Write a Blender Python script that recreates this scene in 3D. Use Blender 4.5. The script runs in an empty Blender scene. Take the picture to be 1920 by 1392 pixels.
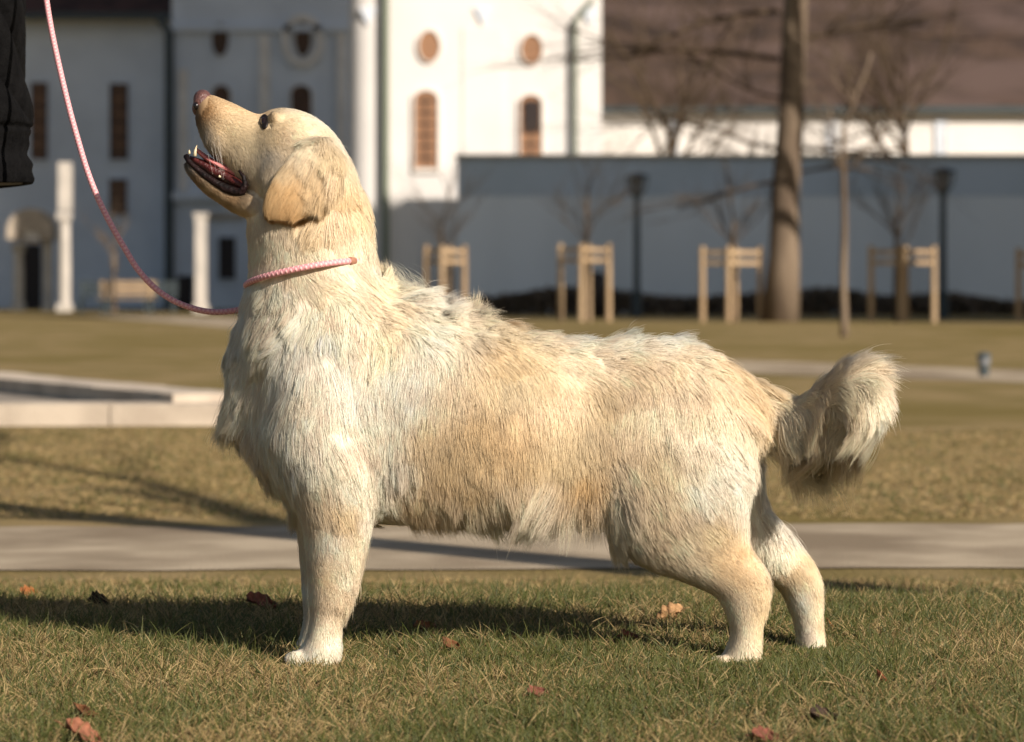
import bpy, bmesh, math, random
import numpy as np
from mathutils import Vector, kdtree, noise
from mathutils.bvhtree import BVHTree
random.seed(7); RNG = np.random.default_rng(7)
S = bpy.context.scene
F = 5750.0; HC = 0.60; HOR = 549.0      # focal length in photo pixels, eye height, horizon row
# ---------------------------------------------------------------- camera, sky, sun
cam = bpy.data.cameras.new("camera"); co = bpy.data.objects.new("camera", cam); S.collection.objects.link(co)
co.location = (0, 0, HC); co.rotation_euler = (math.radians(90), 0, 0)
cam.sensor_width = 36; cam.lens = 36*F/1920; cam.shift_y = -(696-HOR)/1920
cam.clip_start = .1; cam.clip_end = 3000
cam.dof.use_dof = True; cam.dof.focus_distance = 4.93; cam.dof.aperture_fstop = 6.2; cam.dof.aperture_blades = 0
S.camera = co
SUN_AWAY = (-.90, 1.0, -.74)            # the way the light travels
sd = Vector(SUN_AWAY).normalized()
EL = math.asin(-sd.z); AZ = math.atan2(-sd.x, -sd.y)
w = bpy.data.worlds.new("World"); S.world = w; w.use_nodes = True
nt = w.node_tree; bg = nt.nodes["Background"]; sky = nt.nodes.new("ShaderNodeTexSky")
sky.sky_type = 'NISHITA'; sky.sun_disc = False; sky.sun_elevation = EL; sky.sun_rotation = AZ
sky.air_density = 1.0; sky.dust_density = 1.5
nt.links.new(sky.outputs[0], bg.inputs[0]); bg.inputs[1].default_value = .052
sun = bpy.data.lights.new("sun", 'SUN'); sun.energy = 5.0; sun.angle = math.radians(.53); sun.color = (1, .88, .765)
so = bpy.data.objects.new("sun", sun); S.collection.objects.link(so)
so.rotation_euler = sd.to_track_quat('-Z', 'Y').to_euler(); so.location = (10, -10, 12)
S.view_settings.view_transform = 'Standard'; S.view_settings.look = 'None'
S.view_settings.exposure = .44; S.view_settings.gamma = 1
S.render.engine = 'CYCLES'
S.cycles.max_bounces = 8; S.cycles.diffuse_bounces = 3; S.cycles.transparent_max_bounces = 8
S.cycles.use_denoising = True
try: S.cycles.denoiser = 'OPENIMAGEDENOISE'; S.cycles.denoising_prefilter = 'ACCURATE'
except Exception: pass
S.cycles_curves.shape = 'RIBBONS'
QUICK = 1.0

# ---------------------------------------------------------------- helpers
def at(px, py, Y):                       # photo pixel + real distance -> world point
    return Vector(((px-960)*Y/F, Y, HC-(py-HOR)*Y/F))
def link(o, parent=None):
    S.collection.objects.link(o)
    if parent is not None: o.parent = parent
    return o
def mesh_obj(name, verts, faces, mat, parent=None, smooth=False, mats=None, midx=None):
    me = bpy.data.meshes.new(name); me.from_pydata([tuple(v) for v in verts], [], faces)
    for m in (mats or [mat]): me.materials.append(m)
    if midx is not None: me.polygons.foreach_set('material_index', midx)
    if smooth: me.polygons.foreach_set('use_smooth', [True]*len(me.polygons))
    me.update()
    return link(bpy.data.objects.new(name, me), parent)
def empty(name, loc=(0,0,0)):
    o = bpy.data.objects.new(name, None); o.location = loc; o.empty_display_size = .2
    return link(o)
def tag(o, label=None, cat=None, group=None, kind=None):
    if label: o['label'] = label
    if cat: o['category'] = cat
    if group: o['group'] = group
    if kind: o['kind'] = kind
    return o
def under(thing, objs):                  # keep world placement when parenting to a placed empty
    for o in objs:
        o.parent = thing; o.matrix_parent_inverse = thing.matrix_basis.inverted()
class MB:
    def __init__(s): s.v = []; s.f = []
    def add(s, vs, fs):
        n = len(s.v); s.v += [tuple(v) for v in vs]; s.f += [tuple(i+n for i in f) for f in fs]; return s
    def box(s, x0, x1, y0, y1, z0, z1):
        v = [(x,y,z) for z in (z0,z1) for y in (y0,y1) for x in (x0,x1)]
        return s.add(v, [(0,2,3,1),(4,5,7,6),(0,1,5,4),(2,6,7,3),(0,4,6,2),(1,3,7,5)])
    def tube(s, pts, rads, n=8, caps=True):
        pts = [Vector(p) for p in pts]; rings = []; up = Vector((.13,.27,.95))
        d0 = (pts[1]-pts[0]).normalized()
        a = d0.cross(up).normalized() if abs(d0.dot(up)) < .95 else d0.cross(Vector((1,0,0))).normalized()
        base = len(s.v)
        for i, p in enumerate(pts):
            d = (pts[min(i+1, len(pts)-1)]-pts[max(i-1, 0)]).normalized()
            a = (a-d*a.dot(d)).normalized(); b = d.cross(a)
            r = rads[i] if hasattr(rads, '__len__') else rads
            for k in range(n):
                t = 2*math.pi*k/n; s.v.append(tuple(p+a*(r*math.cos(t))+b*(r*math.sin(t))))
        for i in range(len(pts)-1):
            for k in range(n):
                k2 = (k+1) % n
                s.f.append((base+i*n+k, base+i*n+k2, base+(i+1)*n+k2, base+(i+1)*n+k))
        if caps:
            s.f.append(tuple(base+k for k in range(n))[::-1]); e = base+(len(pts)-1)*n
            s.f.append(tuple(e+k for k in range(n)))
        return s
    def prism(s, poly, y0, y1):          # poly in (x,z), extruded along y
        n = len(poly); v = [(x, y0, z) for x, z in poly]+[(x, y1, z) for x, z in poly]
        f = [tuple(range(n))[::-1], tuple(range(n, 2*n))]+[(i, (i+1) % n, n+(i+1) % n, n+i) for i in range(n)]
        return s.add(v, f)
    def build(s, name, mat, parent=None, smooth=False): return mesh_obj(name, s.v, s.f, mat, parent, smooth)

def mat(name, col, rough=.8, col2=None, scale=5.0, detail=6, bump=0, bscale=40, spec=.3, lo=.4, hi=.6, coord='Object', stretch=None, col3=None, scale3=1.0, metal=0):
    m = bpy.data.materials.new(name); m.use_nodes = True; t = m.node_tree; b = t.nodes['Principled BSDF']
    b.inputs['Roughness'].default_value = rough; b.inputs['Specular IOR Level'].default_value = spec
    b.inputs['Metallic'].default_value = metal
    b.inputs['Base Color'].default_value = (*col, 1)
    tc = t.nodes.new('ShaderNodeTexCoord'); src = tc.outputs[coord]
    if stretch:
        mp = t.nodes.new('ShaderNodeMapping'); mp.inputs['Scale'].default_value = stretch
        t.links.new(src, mp.inputs[0]); src = mp.outputs[0]
    if col2:
        n = t.nodes.new('ShaderNodeTexNoise'); n.inputs['Scale'].default_value = scale; n.inputs['Detail'].default_value = detail
        t.links.new(src, n.inputs['Vector'])
        r = t.nodes.new('ShaderNodeValToRGB'); r.color_ramp.elements[0].position = lo; r.color_ramp.elements[1].position = hi
        r.color_ramp.elements[0].color = (*col, 1); r.color_ramp.elements[1].color = (*col2, 1)
        t.links.new(n.outputs[0], r.inputs[0]); out = r.outputs[0]
        if col3:
            n3 = t.nodes.new('ShaderNodeTexNoise'); n3.inputs['Scale'].default_value = scale3; n3.inputs['Detail'].default_value = 4
            t.links.new(src, n3.inputs['Vector'])
            mr = t.nodes.new('ShaderNodeMapRange'); mr.inputs[1].default_value = .48; mr.inputs[2].default_value = .62
            t.links.new(n3.outputs[0], mr.inputs[0])
            mx = t.nodes.new('ShaderNodeMix'); mx.data_type = 'RGBA'; mx.inputs[7].default_value = (*col3, 1)
            t.links.new(mr.outputs[0], mx.inputs[0]); t.links.new(out, mx.inputs[6]); out = mx.outputs[2]
        t.links.new(out, b.inputs['Base Color'])
    if bump:
        n2 = t.nodes.new('ShaderNodeTexNoise'); n2.inputs['Scale'].default_value = bscale; n2.inputs['Detail'].default_value = 8
        t.links.new(src, n2.inputs['Vector'])
        bp = t.nodes.new('ShaderNodeBump'); bp.inputs['Strength'].default_value = min(1, bump); bp.inputs['Distance'].default_value = .02
        t.links.new(n2.outputs[0], bp.inputs['Height']); t.links.new(bp.outputs[0], b.inputs['Normal'])
    return m
M = dict(
 lawn = mat('lawn', (.182,.140,.052), .95, (.27,.20,.095), 1.6, 10, .6, 60, .1, col3=(.17,.13,.042), scale3=.3),
 path = mat('gravel', (.33,.27,.19), .95, (.45,.375,.27), 3, 9, .5, 120, .1, col3=(.24,.19,.13), scale3=1.3),
 stone = mat('pale_stone', (.52,.45,.36), .85, (.40,.34,.27), 3, 8, .4, 60),
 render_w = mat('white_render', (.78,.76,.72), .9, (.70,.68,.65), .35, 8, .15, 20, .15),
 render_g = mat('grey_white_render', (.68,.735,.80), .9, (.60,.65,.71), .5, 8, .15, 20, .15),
 garden = mat('garden_wall_render', (.70,.755,.78), .9, (.60,.65,.67), .3, 9, .15, 20, .15, stretch=(1,1,.4)),
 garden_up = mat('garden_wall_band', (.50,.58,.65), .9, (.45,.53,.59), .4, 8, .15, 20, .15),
 trim2 = mat('weathered_trim', (.56,.52,.46), .85, (.48,.45,.40), 2, 6),
 trim = mat('white_trim', (.80,.76,.70), .85, (.70,.66,.6), 2, 6),
 shutter = mat('brown_shutter', (.36,.20,.11), .7, (.28,.15,.085), 4, 6, stretch=(1,1,12)),
 shutter_d = mat('dark_brown_shutter', (.11,.06,.04), .7, (.07,.045,.03), 4, 6),
 dark = mat('dark_opening', (.03,.022,.02), .6),
 roof = mat('brown_roof_tiles', (.080,.052,.037), .9, (.042,.029,.023), .6, 9, .6, 12, .2, col3=(.105,.072,.06), scale3=.18),
 roof_d = mat('old_roof_tiles', (.12,.06,.045), .9, (.07,.04,.03), 1, 9, .6, 12, .2),
 gutter = mat('green_grey_metal', (.20,.23,.17), .6),
 gutter_d = mat('dark_metal', (.05,.065,.07), .5),
 bark = mat('bark', (.20,.155,.11), .95, (.12,.09,.065), 3, 9, .8, 14, .1, stretch=(1,1,.2)),
 bark_y = mat('young_bark', (.10,.072,.048), .95, (.06,.045,.03), 6, 8, .4, 30, .1),
 wood = mat('new_timber', (.42,.31,.19), .85, (.34,.24,.14), 3, 8, stretch=(1,1,.15)),
 soil = mat('bare_soil', (.06,.045,.03), 1, (.035,.028,.02), 2, 8),
 hedge = mat('winter_hedge', (.15,.115,.085), 1, (.10,.08,.055), 3, 8),
 brick = mat('plaster_far', (.55,.5,.42), .9, (.5,.45,.4), 1, 6),
)

# ---------------------------------------------------------------- ground
def sst(a, b, x): t = min(1, max(0, (x-a)/(b-a))); return t*t*(3-2*t)
def gz(x, y):
    z = -.12*sst(5.7, 7.2, y) + .12*sst(32, 56, y)
    if y < 7: z += .006*math.sin(x*2.1+1.3*y)*(1-sst(5.7, 7, y))
    return z
def sheet(name, xs, ys, mt, fn=gz, dz=0, xmap=None):
    v = [((xmap(x, y) if xmap else (x, y))) for y in ys for x in xs]
    v = [(a, b, fn(a, b)+dz) for a, b in v]; nx = len(xs)
    f = [(j*nx+i, j*nx+i+1, (j+1)*nx+i+1, (j+1)*nx+i) for j in range(len(ys)-1) for i in range(nx-1)]
    return mesh_obj(name, v, f, mt, smooth=True)
xs = [-400,-150,-60,-30,-15,-8,-5]+[i*.4 for i in range(-10, 11)]+[5,8,15,30,60,150,400]
ys = [-60,-25,-10,-4,0,2,3]+[3.4+i*.15 for i in range(34)]+[9,10,12,14,17,20,25,30,34,38,42,46,50,54,58,65,75,90,110,140,200,400,1200]
g = sheet('ground', xs, ys, M['lawn']); tag(g, kind='structure')
def ppath(name, quad, nx=24, ny=6):      # quad: near-left, near-right, far-right, far-left (x,y)
    a, b, c, d = [Vector(q) for q in quad]; v = []
    for j in range(ny+1):
        for i in range(nx+1):
            u, t = i/nx, j/ny; p = (a.lerp(b, u)).lerp(d.lerp(c, u), t)
            e = .03*math.sin(i*2.3+j) if j in (0, ny) else 0
            v.append((p.x, p.y+e, gz(p.x, p.y+e)+.004))
    f = [(j*(nx+1)+i, j*(nx+1)+i+1, (j+1)*(nx+1)+i+1, (j+1)*(nx+1)+i) for j in range(ny) for i in range(nx)]
    return tag(mesh_obj(name, v, f, M['path'], smooth=True), kind='structure')
ppath('gravel_path', [(-9,7.7),(9,8.2),(9,9.9),(-9,9.0)], 60)
def gp(px, py, h): Y = h*F/(py-HOR); return ((px-960)*Y/F, Y)
ppath('path', [gp(760,680,.72), (9.5,17.0), (9.5,20.0), gp(760,655,.72)], 30)
ppath('path', [gp(150,592,.6), gp(520,622,.6), gp(560,597,.6), gp(-300,586,.6)], 20)
# ---------------------------------------------------------------- far buildings
def X(px, Y): return (px-960)*Y/F
def Z(py, Y): return HC-(py-HOR)*Y/F
def oval(cx, cz, rx, rz, n=24): return [(cx+rx*math.cos(2*math.pi*i/n), cz+rz*math.sin(2*math.pi*i/n)) for i in range(n)]
def arched(x0, x1, z0, z1, rise, n=10):
    c = (x0+x1)/2; r = (x1-x0)/2
    return [(x0, z0), (x1, z0)]+[(c+r*math.cos(math.pi*i/n), z1-rise+rise*math.sin(math.pi*i/n)) for i in range(n+1)]
def ring(outer, inner, y0, y1):
    n = len(outer); v = [(x,y,z) for y in (y0,y1) for x,z in outer+inner]; f = []
    for i in range(n):
        j = (i+1) % n
        f += [(i,j,n+j,n+i), (2*n+i,3*n+i,3*n+j,2*n+j), (i,2*n+i,2*n+j,j), (n+i,n+j,3*n+j,3*n+i)]
    return MB().add(v, f)
def window(par, Y, poly, m, surround=None, rails=0):
    wd = MB().prism(poly, Y-.05, Y+.02).build('window', m, par)
    cx = sum(p[0] for p in poly)/len(poly); cz = sum(p[1] for p in poly)/len(poly)
    k = 1.16
    fr = ring([(cx+(x-cx)*k, cz+(z-cz)*(1+(k-1)*.45)) for x, z in poly], poly, Y-.09, Y+.02)
    fr.build('frame', surround or M['trim'], wd)
    if rails:
        zz = [p[1] for p in poly]; xx = [p[0] for p in poly]; sl = MB()
        for i in range(1, rails):
            z = min(zz)+(max(zz)-min(zz))*i/rails; sl.box(min(xx)+.05, max(xx)-.05, Y-.075, Y-.052, z-.03, z+.03)
        sl.box(cx-.03, cx+.03, Y-.078, Y-.052, min(zz)+.05, max(zz)-.1)
        sl.build('rail', M['shutter_d'] if m is M['shutter'] else M['shutter'], wd)
    return wd
def pwin(par, Y, x0, x1, y0, y1, m, rise=0, **k):
    a, b, c, d = X(x0,Y), X(x1,Y), Z(y1,Y), Z(y0,Y)
    return window(par, Y, arched(a, b, c, d, rise) if rise else [(a,c),(b,c),(b,d),(a,d)], m, **k)
# the tall sunlit block
YC = 87.1
C = empty('white_church_block', (X(890,YC), YC, 0))
tag(C, 'tall sunlit white block with oval windows and brown shutters behind the dog\'s neck', 'building')
xl, xr = X(652,YC), X(1128,YC); r_ = .62; poly = [(xl+r_, YC), (xr, YC), (xr, YC+14), (xl, YC+14)]+[(xl+r_*(1-math.cos(a)), YC+r_*(1-math.sin(a))) for a in [math.pi/2*i/8 for i in range(9)]]
mb = MB(); n = len(poly); mb.add([(x,y,0) for x,y in poly]+[(x,y,34) for x,y in poly], [tuple(range(n))[::-1], tuple(range(n,2*n))]+[(i,(i+1)%n,n+(i+1)%n,n+i) for i in range(n)])  # unseen upper part raised so its shadow covers the left wings
parts = [mb.build('wall', M['render_w'])]
parts.append(MB().box(xl-.3, xr+.3, YC-.3, YC+14.3, 34.003, 34.8).build('cornice', M['trim']))
mr = MB(); mr.add([(xl-.4,YC-.4,34.81),(xr+.4,YC-.4,34.81),(xr+.4,YC+14.4,34.81),(xl-.4,YC+14.4,34.81),((xl+xr)/2,YC+4,39),((xl+xr)/2,YC+10,39)],[(0,1,4),(1,2,5,4),(2,3,5),(3,0,4,5),(3,2,1,0)])
parts.append(mr.build('roof', M['roof']))
for cx, cy, rx, ry in ((805,87,20,29),(997,93,20,28)):
    parts.append(window(None, YC, oval(X(cx,YC), Z(cy,YC), rx*YC/F, ry*YC/F), M['shutter']))
parts.append(pwin(None, YC, 777, 821, 170, 316, M['shutter'], rise=.25, rails=7))
parts.append(pwin(None, YC, 975, 1016, 178, 318, M['shutter'], rise=.25, rails=6))
# the casement of the right window stands open at the top
pn = MB().box(X(983,YC), X(1012,YC), YC-.11, YC-.082, Z(245,YC), Z(190,YC)).build('pane', M['dark']); pn.parent = parts[-1]
def pipe(px, y0, y1, Y, m, wpx=8, top=None):
    p = MB(); pts = [(X(px,Y), Y-.2, Z(y1,Y)), (X(px,Y), Y-.2, Z(y0,Y))]
    if top: pts.append((X(top[0],Y), Y-.2, Z(top[1],Y)))
    p.tube(pts, wpx*Y/F, 8); return p.build('downpipe', m)
parts.append(pipe(724, -60, 590, YC, M['gutter'], 7)); parts.append(pipe(1079, 40, 590, YC, M['gutter'], 5, (1112, 0)))
q = MB()
for px in (690, 905, 1105):
    q = MB().prism([(X(px-16,YC),Z(15,YC)),(X(px+16,YC),Z(15,YC)),(X(px+9,YC),Z(30,YC)),(X(px,YC),Z(48,YC)),(X(px-9,YC),Z(30,YC))][::-1], YC-.07, YC+.01); parts.append(q.build('ornament', M['render_g']))
q = MB()
for px in (905,): q.box(X(px-38,YC), X(px+38,YC), YC-.035, YC+.01, Z(330,YC), Z(52,YC))
parts.append(q.build('pilaster', M['render_w']))
under(C, parts)
# the shaded wing with oval windows, set back
YB = 110.0
B = empty('shaded_church_wing', (X(480,YB), YB, 0)); tag(B, 'shaded grey-white wing with an oval window in a white ring behind the dog\'s muzzle', 'building')
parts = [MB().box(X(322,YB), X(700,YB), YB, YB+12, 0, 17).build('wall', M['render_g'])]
parts.append(MB().box(X(322,YB)-.2, X(700,YB)+.2, YB-.5, YB+12.4, 17.003, 18).build('roof', M['roof_d']))
parts.append(window(None, YB, oval(X(413,YB), Z(75,YB), 16*YB/F, 31*YB/F), M['shutter_d'], surround=M['render_g']))
wd = window(None, YB, oval(X(568,YB), Z(75,YB), 15*YB/F, 32*YB/F), M['shutter_d']); parts.append(wd)
rg = ring(oval(X(568,YB), Z(77,YB), 40*YB/F, 50*YB/F), oval(X(568,YB), Z(77,YB), 26*YB/F, 37*YB/F), YB-.20, YB+.01).build('moulding', M['trim'], wd)
parts.append(pwin(None, YB, 398, 432, 160, 260, M['shutter_d'], rise=.3)); parts.append(pwin(None, YB, 546, 584, 160, 300, M['shutter_d'], rise=.3))
parts.append(pwin(None, YB, 410, 442, 445, 524, M['dark'], surround=M['render_g']))
for a, b, c, d in ((336,352,130,358),(486,506,66,356),(632,648,60,356)):
    parts.append(MB().box(X(a,YB), X(b,YB), YB-.14, YB+.01, Z(d,YB), Z(c,YB)).build('pilaster', M['trim']))
parts.append(MB().box(X(322,YB), X(690,YB), YB-.3, YB+.01, Z(376,YB), Z(361,YB)).build('string_course', M['render_g']))
parts.append(MB().box(X(322,YB), X(690,YB), YB-.2, YB+.01, Z(60,YB), Z(48,YB)).build('cornice', M['render_g']))
parts.append(MB().box(X(385,YB), X(460,YB), YB-.12, YB+.01, Z(412,YB), Z(400,YB)).build('lintel', M['stone']))
parts.append(MB().box(X(334,YB), X(362,YB), YB-.25, YB+.01, 0, Z(517,YB)).build('door', M['dark']))
parts.append(pipe(318, 60, 578, YB, M['gutter_d'], 9, (296, 30)))
under(B, parts)
# low wing with the doorway
YA = 113.0
A = empty('shaded_low_wing', (X(160,YA), YA, 0)); tag(A, 'long shaded grey wing with tall brown windows under a dark tiled roof at far left', 'building')
xa = X(-260,YA); xb = X(330,YA)
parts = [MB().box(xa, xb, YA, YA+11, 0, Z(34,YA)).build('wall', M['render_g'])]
ze = Z(34,YA)
rf = MB().add([(xa-.4,YA-.7,ze+.003),(xb,YA-.7,ze+.003),(xb,YA+11.6,ze+.003),(xa-.4,YA+11.6,ze+.003),(xa-.4,YA+5.5,ze+3.6),(xb,YA+5.5,ze+3.6)],[(0,1,5,4),(2,3,4,5),(0,4,3),(1,2,5),(3,2,1,0)])
parts.append(rf.build('roof', M['roof_d']))
parts.append(MB().box(xa-.4, xb-.1, YA-.9, YA-.7, ze-.12, ze+.14).build('gutter', M['gutter_d']))
for a, b, c, d in ((58,90,155,300),(206,241,157,300),(205,239,336,404),(-90,-55,155,300)):
    parts.append(pwin(None, YA, a, b, c, d, M['shutter_d'], rails=5, surround=M['render_g']))
parts.append(MB().box(xa, xb-.3, YA-.12, YA+.01, Z(64,YA), Z(56,YA)).build('cornice', M['render_g']))
parts.append(MB().box(X(44,YA), X(78,YA), YA-.1, YA+.02, 0, Z(458,YA)).build('door', M['dark']))
under(A, parts)
# doorway surround standing forward of the wing
YP = 97.0
P_ = empty('white_portico', (X(80,YP), YP, 0)); tag(P_, 'white columned portico with a curved stone hood over a dark door at far left', 'portico')
def column(px, Y, wpx, ytop):
    q = MB(); r = wpx*Y/F/2; x = X(px,Y); zt = Z(ytop,Y)
    q.tube([(x,Y,.25),(x,Y,zt*.5),(x,Y,zt-.25)], [r*.92, r*.9, r*.8], 14)
    q.box(x-r*1.1,x+r*1.1,Y-r*1.1,Y+r*1.1,-.05,.248); q.box(x-r*1.05,x+r*1.05,Y-r*1.05,Y+r*1.05,zt-.248,zt)
    return q.build('column', M['trim2'])
parts = [column(121,YP,25,398), column(90,YP+4,20,405), column(35,YP+4,22,458)]
parts.append(MB().box(X(111,YP), X(134,YP), YP-.25, YP+.25, Z(395,YP), Z(305,YP)).build('pier', M['trim2']))
hood = ring(arched(X(18,YP+4), X(104,YP+4), Z(450,YP+4), Z(392,YP+4), .7), arched(X(44,YP+4), X(82,YP+4), Z(455,YP+4), Z(432,YP+4), .3), YP+3.4, YP+4.4)
parts.append(hood.build('hood', M['stone']))
parts.append(MB().box(X(55,YP+4)-.1, X(72,YP+4)+.1, YP+3.5, YP+4.2, Z(456,YP+4), Z(434,YP+4)).build('keystone', M['trim']))
under(P_, parts)
# white pillar in front of the wing
YQ = 91.0
q = MB().box(X(367,YQ), X(387,YQ), YQ-.16, YQ+.16, -.03, Z(408,YQ)).box(X(364,YQ), X(390,YQ), YQ-.2, YQ+.2, Z(407.5,YQ), Z(400,YQ)).box(X(363,YQ), X(391,YQ), YQ-.22, YQ+.22, -.03, .25)
tag(q.build('white_pillar', M['trim2']), 'tall square white pillar catching the sun in front of the shaded wing', 'pillar')
# benches and a table on the terrace at left
def bench(px, Y, L, m, label):
    e = empty('terrace_bench', (X(px,Y), Y, 0)); ps = []
    for s in (-1, 1):
        for d in (-.2, .2): ps.append(MB().box(X(px,Y)+s*(L/2-.1)-.03, X(px,Y)+s*(L/2-.1)+.03, Y+d-.03, Y+d+.03, -.02, .42).build('leg', M['gutter_d']))
    q = MB()
    for k in range(4): q.box(X(px,Y)-L/2, X(px,Y)+L/2, Y-.24+k*.125, Y-.14+k*.125, .423, .46)
    ps.append(q.build('seat', m)); q = MB()
    for k in range(3): q.box(X(px,Y)-L/2, X(px,Y)+L/2, Y+.26, Y+.29, .55+k*.14, .65+k*.14)
    for s in (-1, 1): q.box(X(px,Y)+s*(L/2-.15)-.03, X(px,Y)+s*(L/2-.15)+.03, Y+.292, Y+.33, .4, .95)
    ps.append(q.build('backrest', m)); under(e, ps); tag(e, label, 'bench')
bench(238, 88, 1.6, M['wood'], 'pale timber bench between the portico and the leash, in front of the grey wing')
bench(300, 90, 1.0, M['gutter_d'], 'small dark bench right of the pale timber bench, by the leash')
bench(178, 90, 1.0, M['gutter_d'], 'small dark bench nearest the white portico')
# garden wall
YW = 85.0
G = empty('garden_wall', (X(1400,YW), YW, 0)); tag(G, 'long grey rendered garden wall with a darker upper band behind the lamps', 'wall')
x0, x1 = X(858,YW), X(2250,YW); zt = Z(296,YW); zb = Z(368,YW)
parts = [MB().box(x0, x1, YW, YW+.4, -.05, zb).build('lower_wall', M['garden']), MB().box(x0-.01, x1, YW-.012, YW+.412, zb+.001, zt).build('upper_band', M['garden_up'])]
parts.append(MB().box(x0-.08, x1, YW-.1, YW+.5, zt+.001, zt+.09).build('coping', M['stone'])); under(G, parts)
# long range with the big roof
YD = 100.0
D = empty('long_range', (X(1500,YD), YD, 0)); tag(D, 'long low white building with a huge brown tiled roof behind the garden wall', 'building')
xl, xr = X(1085,YD), X(2300,YD); ze = Z(212,YD); YR = 119.0; zr = Z(-30,YR)
parts = [MB().box(xl, xr, YD, YD+38, 0, ze).build('wall', M['render_w'])]
rf = MB().add([(xl-.5,YD-.25,ze+.003),(xr+.8,YD-.25,ze+.003),(xr+.8,YD+38.8,ze+.003),(xl-.5,YD+38.8,ze+.003),(xl-.5,YR,zr),(xr+.8,YR,zr)],[(0,1,5,4),(1,2,5),(2,3,4,5),(0,4,3),(3,2,1,0)])
parts.append(rf.build('roof', M['roof'])); parts.append(MB().box(xl-.5, xr+.8, YD-.42, YD-.25, ze-.02, ze+.2).build('gutter', M['gutter_d']))
for a in (1262,1560,1764):
    parts.append(pwin(None, YD, a-9, a+9, 226, 300, M['render_g'], surround=M['render_g']))  # pale grey window panels imitate soft tree shadows on the wall
under(D, parts)
# unseen house added right of the view to throw shade on the garden wall
E = empty('shade_caster_house', (32, 56, 0)); tag(E, 'unseen tall plastered house added outside the view at right to shade the garden wall', 'house')
parts = [MB().box(20.6, 44, 50, 60, 0, 22.9).build('wall', M['brick']), MB().box(20.55, 44.2, 49.8, 60.05, 22.903, 23.2).build('roof', M['roof_d'])]
for i in range(6):
    for j in range(5): parts.append(MB().box(22+i*3.4, 23.2+i*3.4, 49.95, 50.02, 1.5+j*3.8, 3.4+j*3.8).build('window', M['dark']))
under(E, parts)
# hedge and shrubs at the wall foot
def leafy(name, x0, x1, y0, y1, h, n, m, size=.14, lump=1.0):
    vs = np.zeros((n,4,3)); 
    p = np.stack([RNG.uniform(x0,x1,n), RNG.uniform(y0,y1,n), RNG.uniform(0,1,n)**.7*h], 1)
    p[:,2] *= .72+.28*np.sin(p[:,0]*lump)*np.sin(p[:,0]*lump*.37+1)
    a = RNG.normal(size=(n,3)); a /= np.linalg.norm(a,axis=1)[:,None]; b = np.cross(a, RNG.normal(size=(n,3))); b /= np.linalg.norm(b,axis=1)[:,None]
    s = RNG.uniform(.5,1.2,(n,1))*size
    for k,(u,v) in enumerate(((-1,0),(0,-.4),(1,0),(0,.4))): vs[:,k] = p+a*s*u+b*s*v
    f = np.arange(n*4).reshape(n,4).tolist()
    return mesh_obj(name, vs.reshape(-1,3), f, m)
h1 = leafy('hedge', X(870,83), X(1440,83), 82.3, 83.8, .72, 5000, M['hedge'], .16, .9); tag(h1, 'low dark winter hedge along the garden wall, left of the big trunk', 'hedge')
h2 = leafy('hedge', X(1470,82), X(2050,82), 81.3, 82.8, .70, 5000, M['hedge'], .16, 1.3); tag(h2, 'low dark winter hedge along the garden wall, right of the big trunk', 'hedge')
# ---------------------------------------------------------------- trees
def grow(mb, p, d, L, r, depth, rnd, n=6, spread=.6, up=.25, taper=.62, segs=4, kids=(2,4)):
    pts = [p]; rr = [r]; d = d.normalized()
    for i in range(segs):
        d = (d+Vector((rnd.gauss(0,.13), rnd.gauss(0,.13), rnd.gauss(0,.1)+up*.15))).normalized()
        p = p+d*L/segs; pts.append(p); rr.append(r*(1-(1-taper)*(i+1)/segs))
    mb.tube(pts, rr, n)
    if depth <= 0: return
    for k in range(rnd.randint(*kids)):
        i = rnd.randint(max(1,segs-3), segs); q = pts[i]
        ang = rnd.uniform(0, 2*math.pi); e = Vector((math.cos(ang), math.sin(ang), rnd.uniform(-.2,.5)))
        grow(mb, q, d*.8+e*spread, L*rnd.uniform(.55,.8), rr[i]*.62, depth-1, rnd, max(3,n-1), spread, up, taper, segs, kids)
def tree(name, x, y, h, r, seed, label, lean=(0,0), depth=4, forkz=.5, group=None, bark='bark', L0=None, kids=(2,4), spread=.6, flare=1.5, limbs=4, side=None):
    rnd = random.Random(seed); z0 = gz(x,y)-.05; e = empty(name, (x,y,z0))
    pts = []; rr = []; N = 9
    for i in range(N+1):
        t = i/N; pts.append(Vector((x+lean[0]*t+rnd.gauss(0,.02)*h*.05, y+lean[1]*t, z0+h*forkz*t))); rr.append(r*(1-.4*t)*(1+(flare-1)*math.exp(-t*14)))
    tr = MB().tube(pts, rr, 14).build('trunk', M[bark], None, True)
    mb = MB(); L = L0 or h*.3
    for k in range(limbs):
        a = rnd.uniform(0,6.28) if side is None else side+rnd.uniform(-.9,.9)
        q = pts[-1] if k == 0 else pts[rnd.randint(N-3, N)]
        grow(mb, q, Vector((math.cos(a)*.8, math.sin(a)*.8, .9 if k else 1.6)), L*rnd.uniform(.8,1.1), rr[-1]*(.8 if k == 0 else .5), depth, rnd, 6, spread, kids=kids)
    br = mb.build('crown', M[bark], None, True); under(e, [tr, br]); tag(e, label, 'tree', group); return e
big = tree('bare_tree', X(1462,63), 63, 20, .315, 3, 'big bare tree with a thick pale trunk right of the dog\'s rump', lean=(.62,0), depth=4, forkz=.62, flare=1.3, limbs=5)
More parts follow.
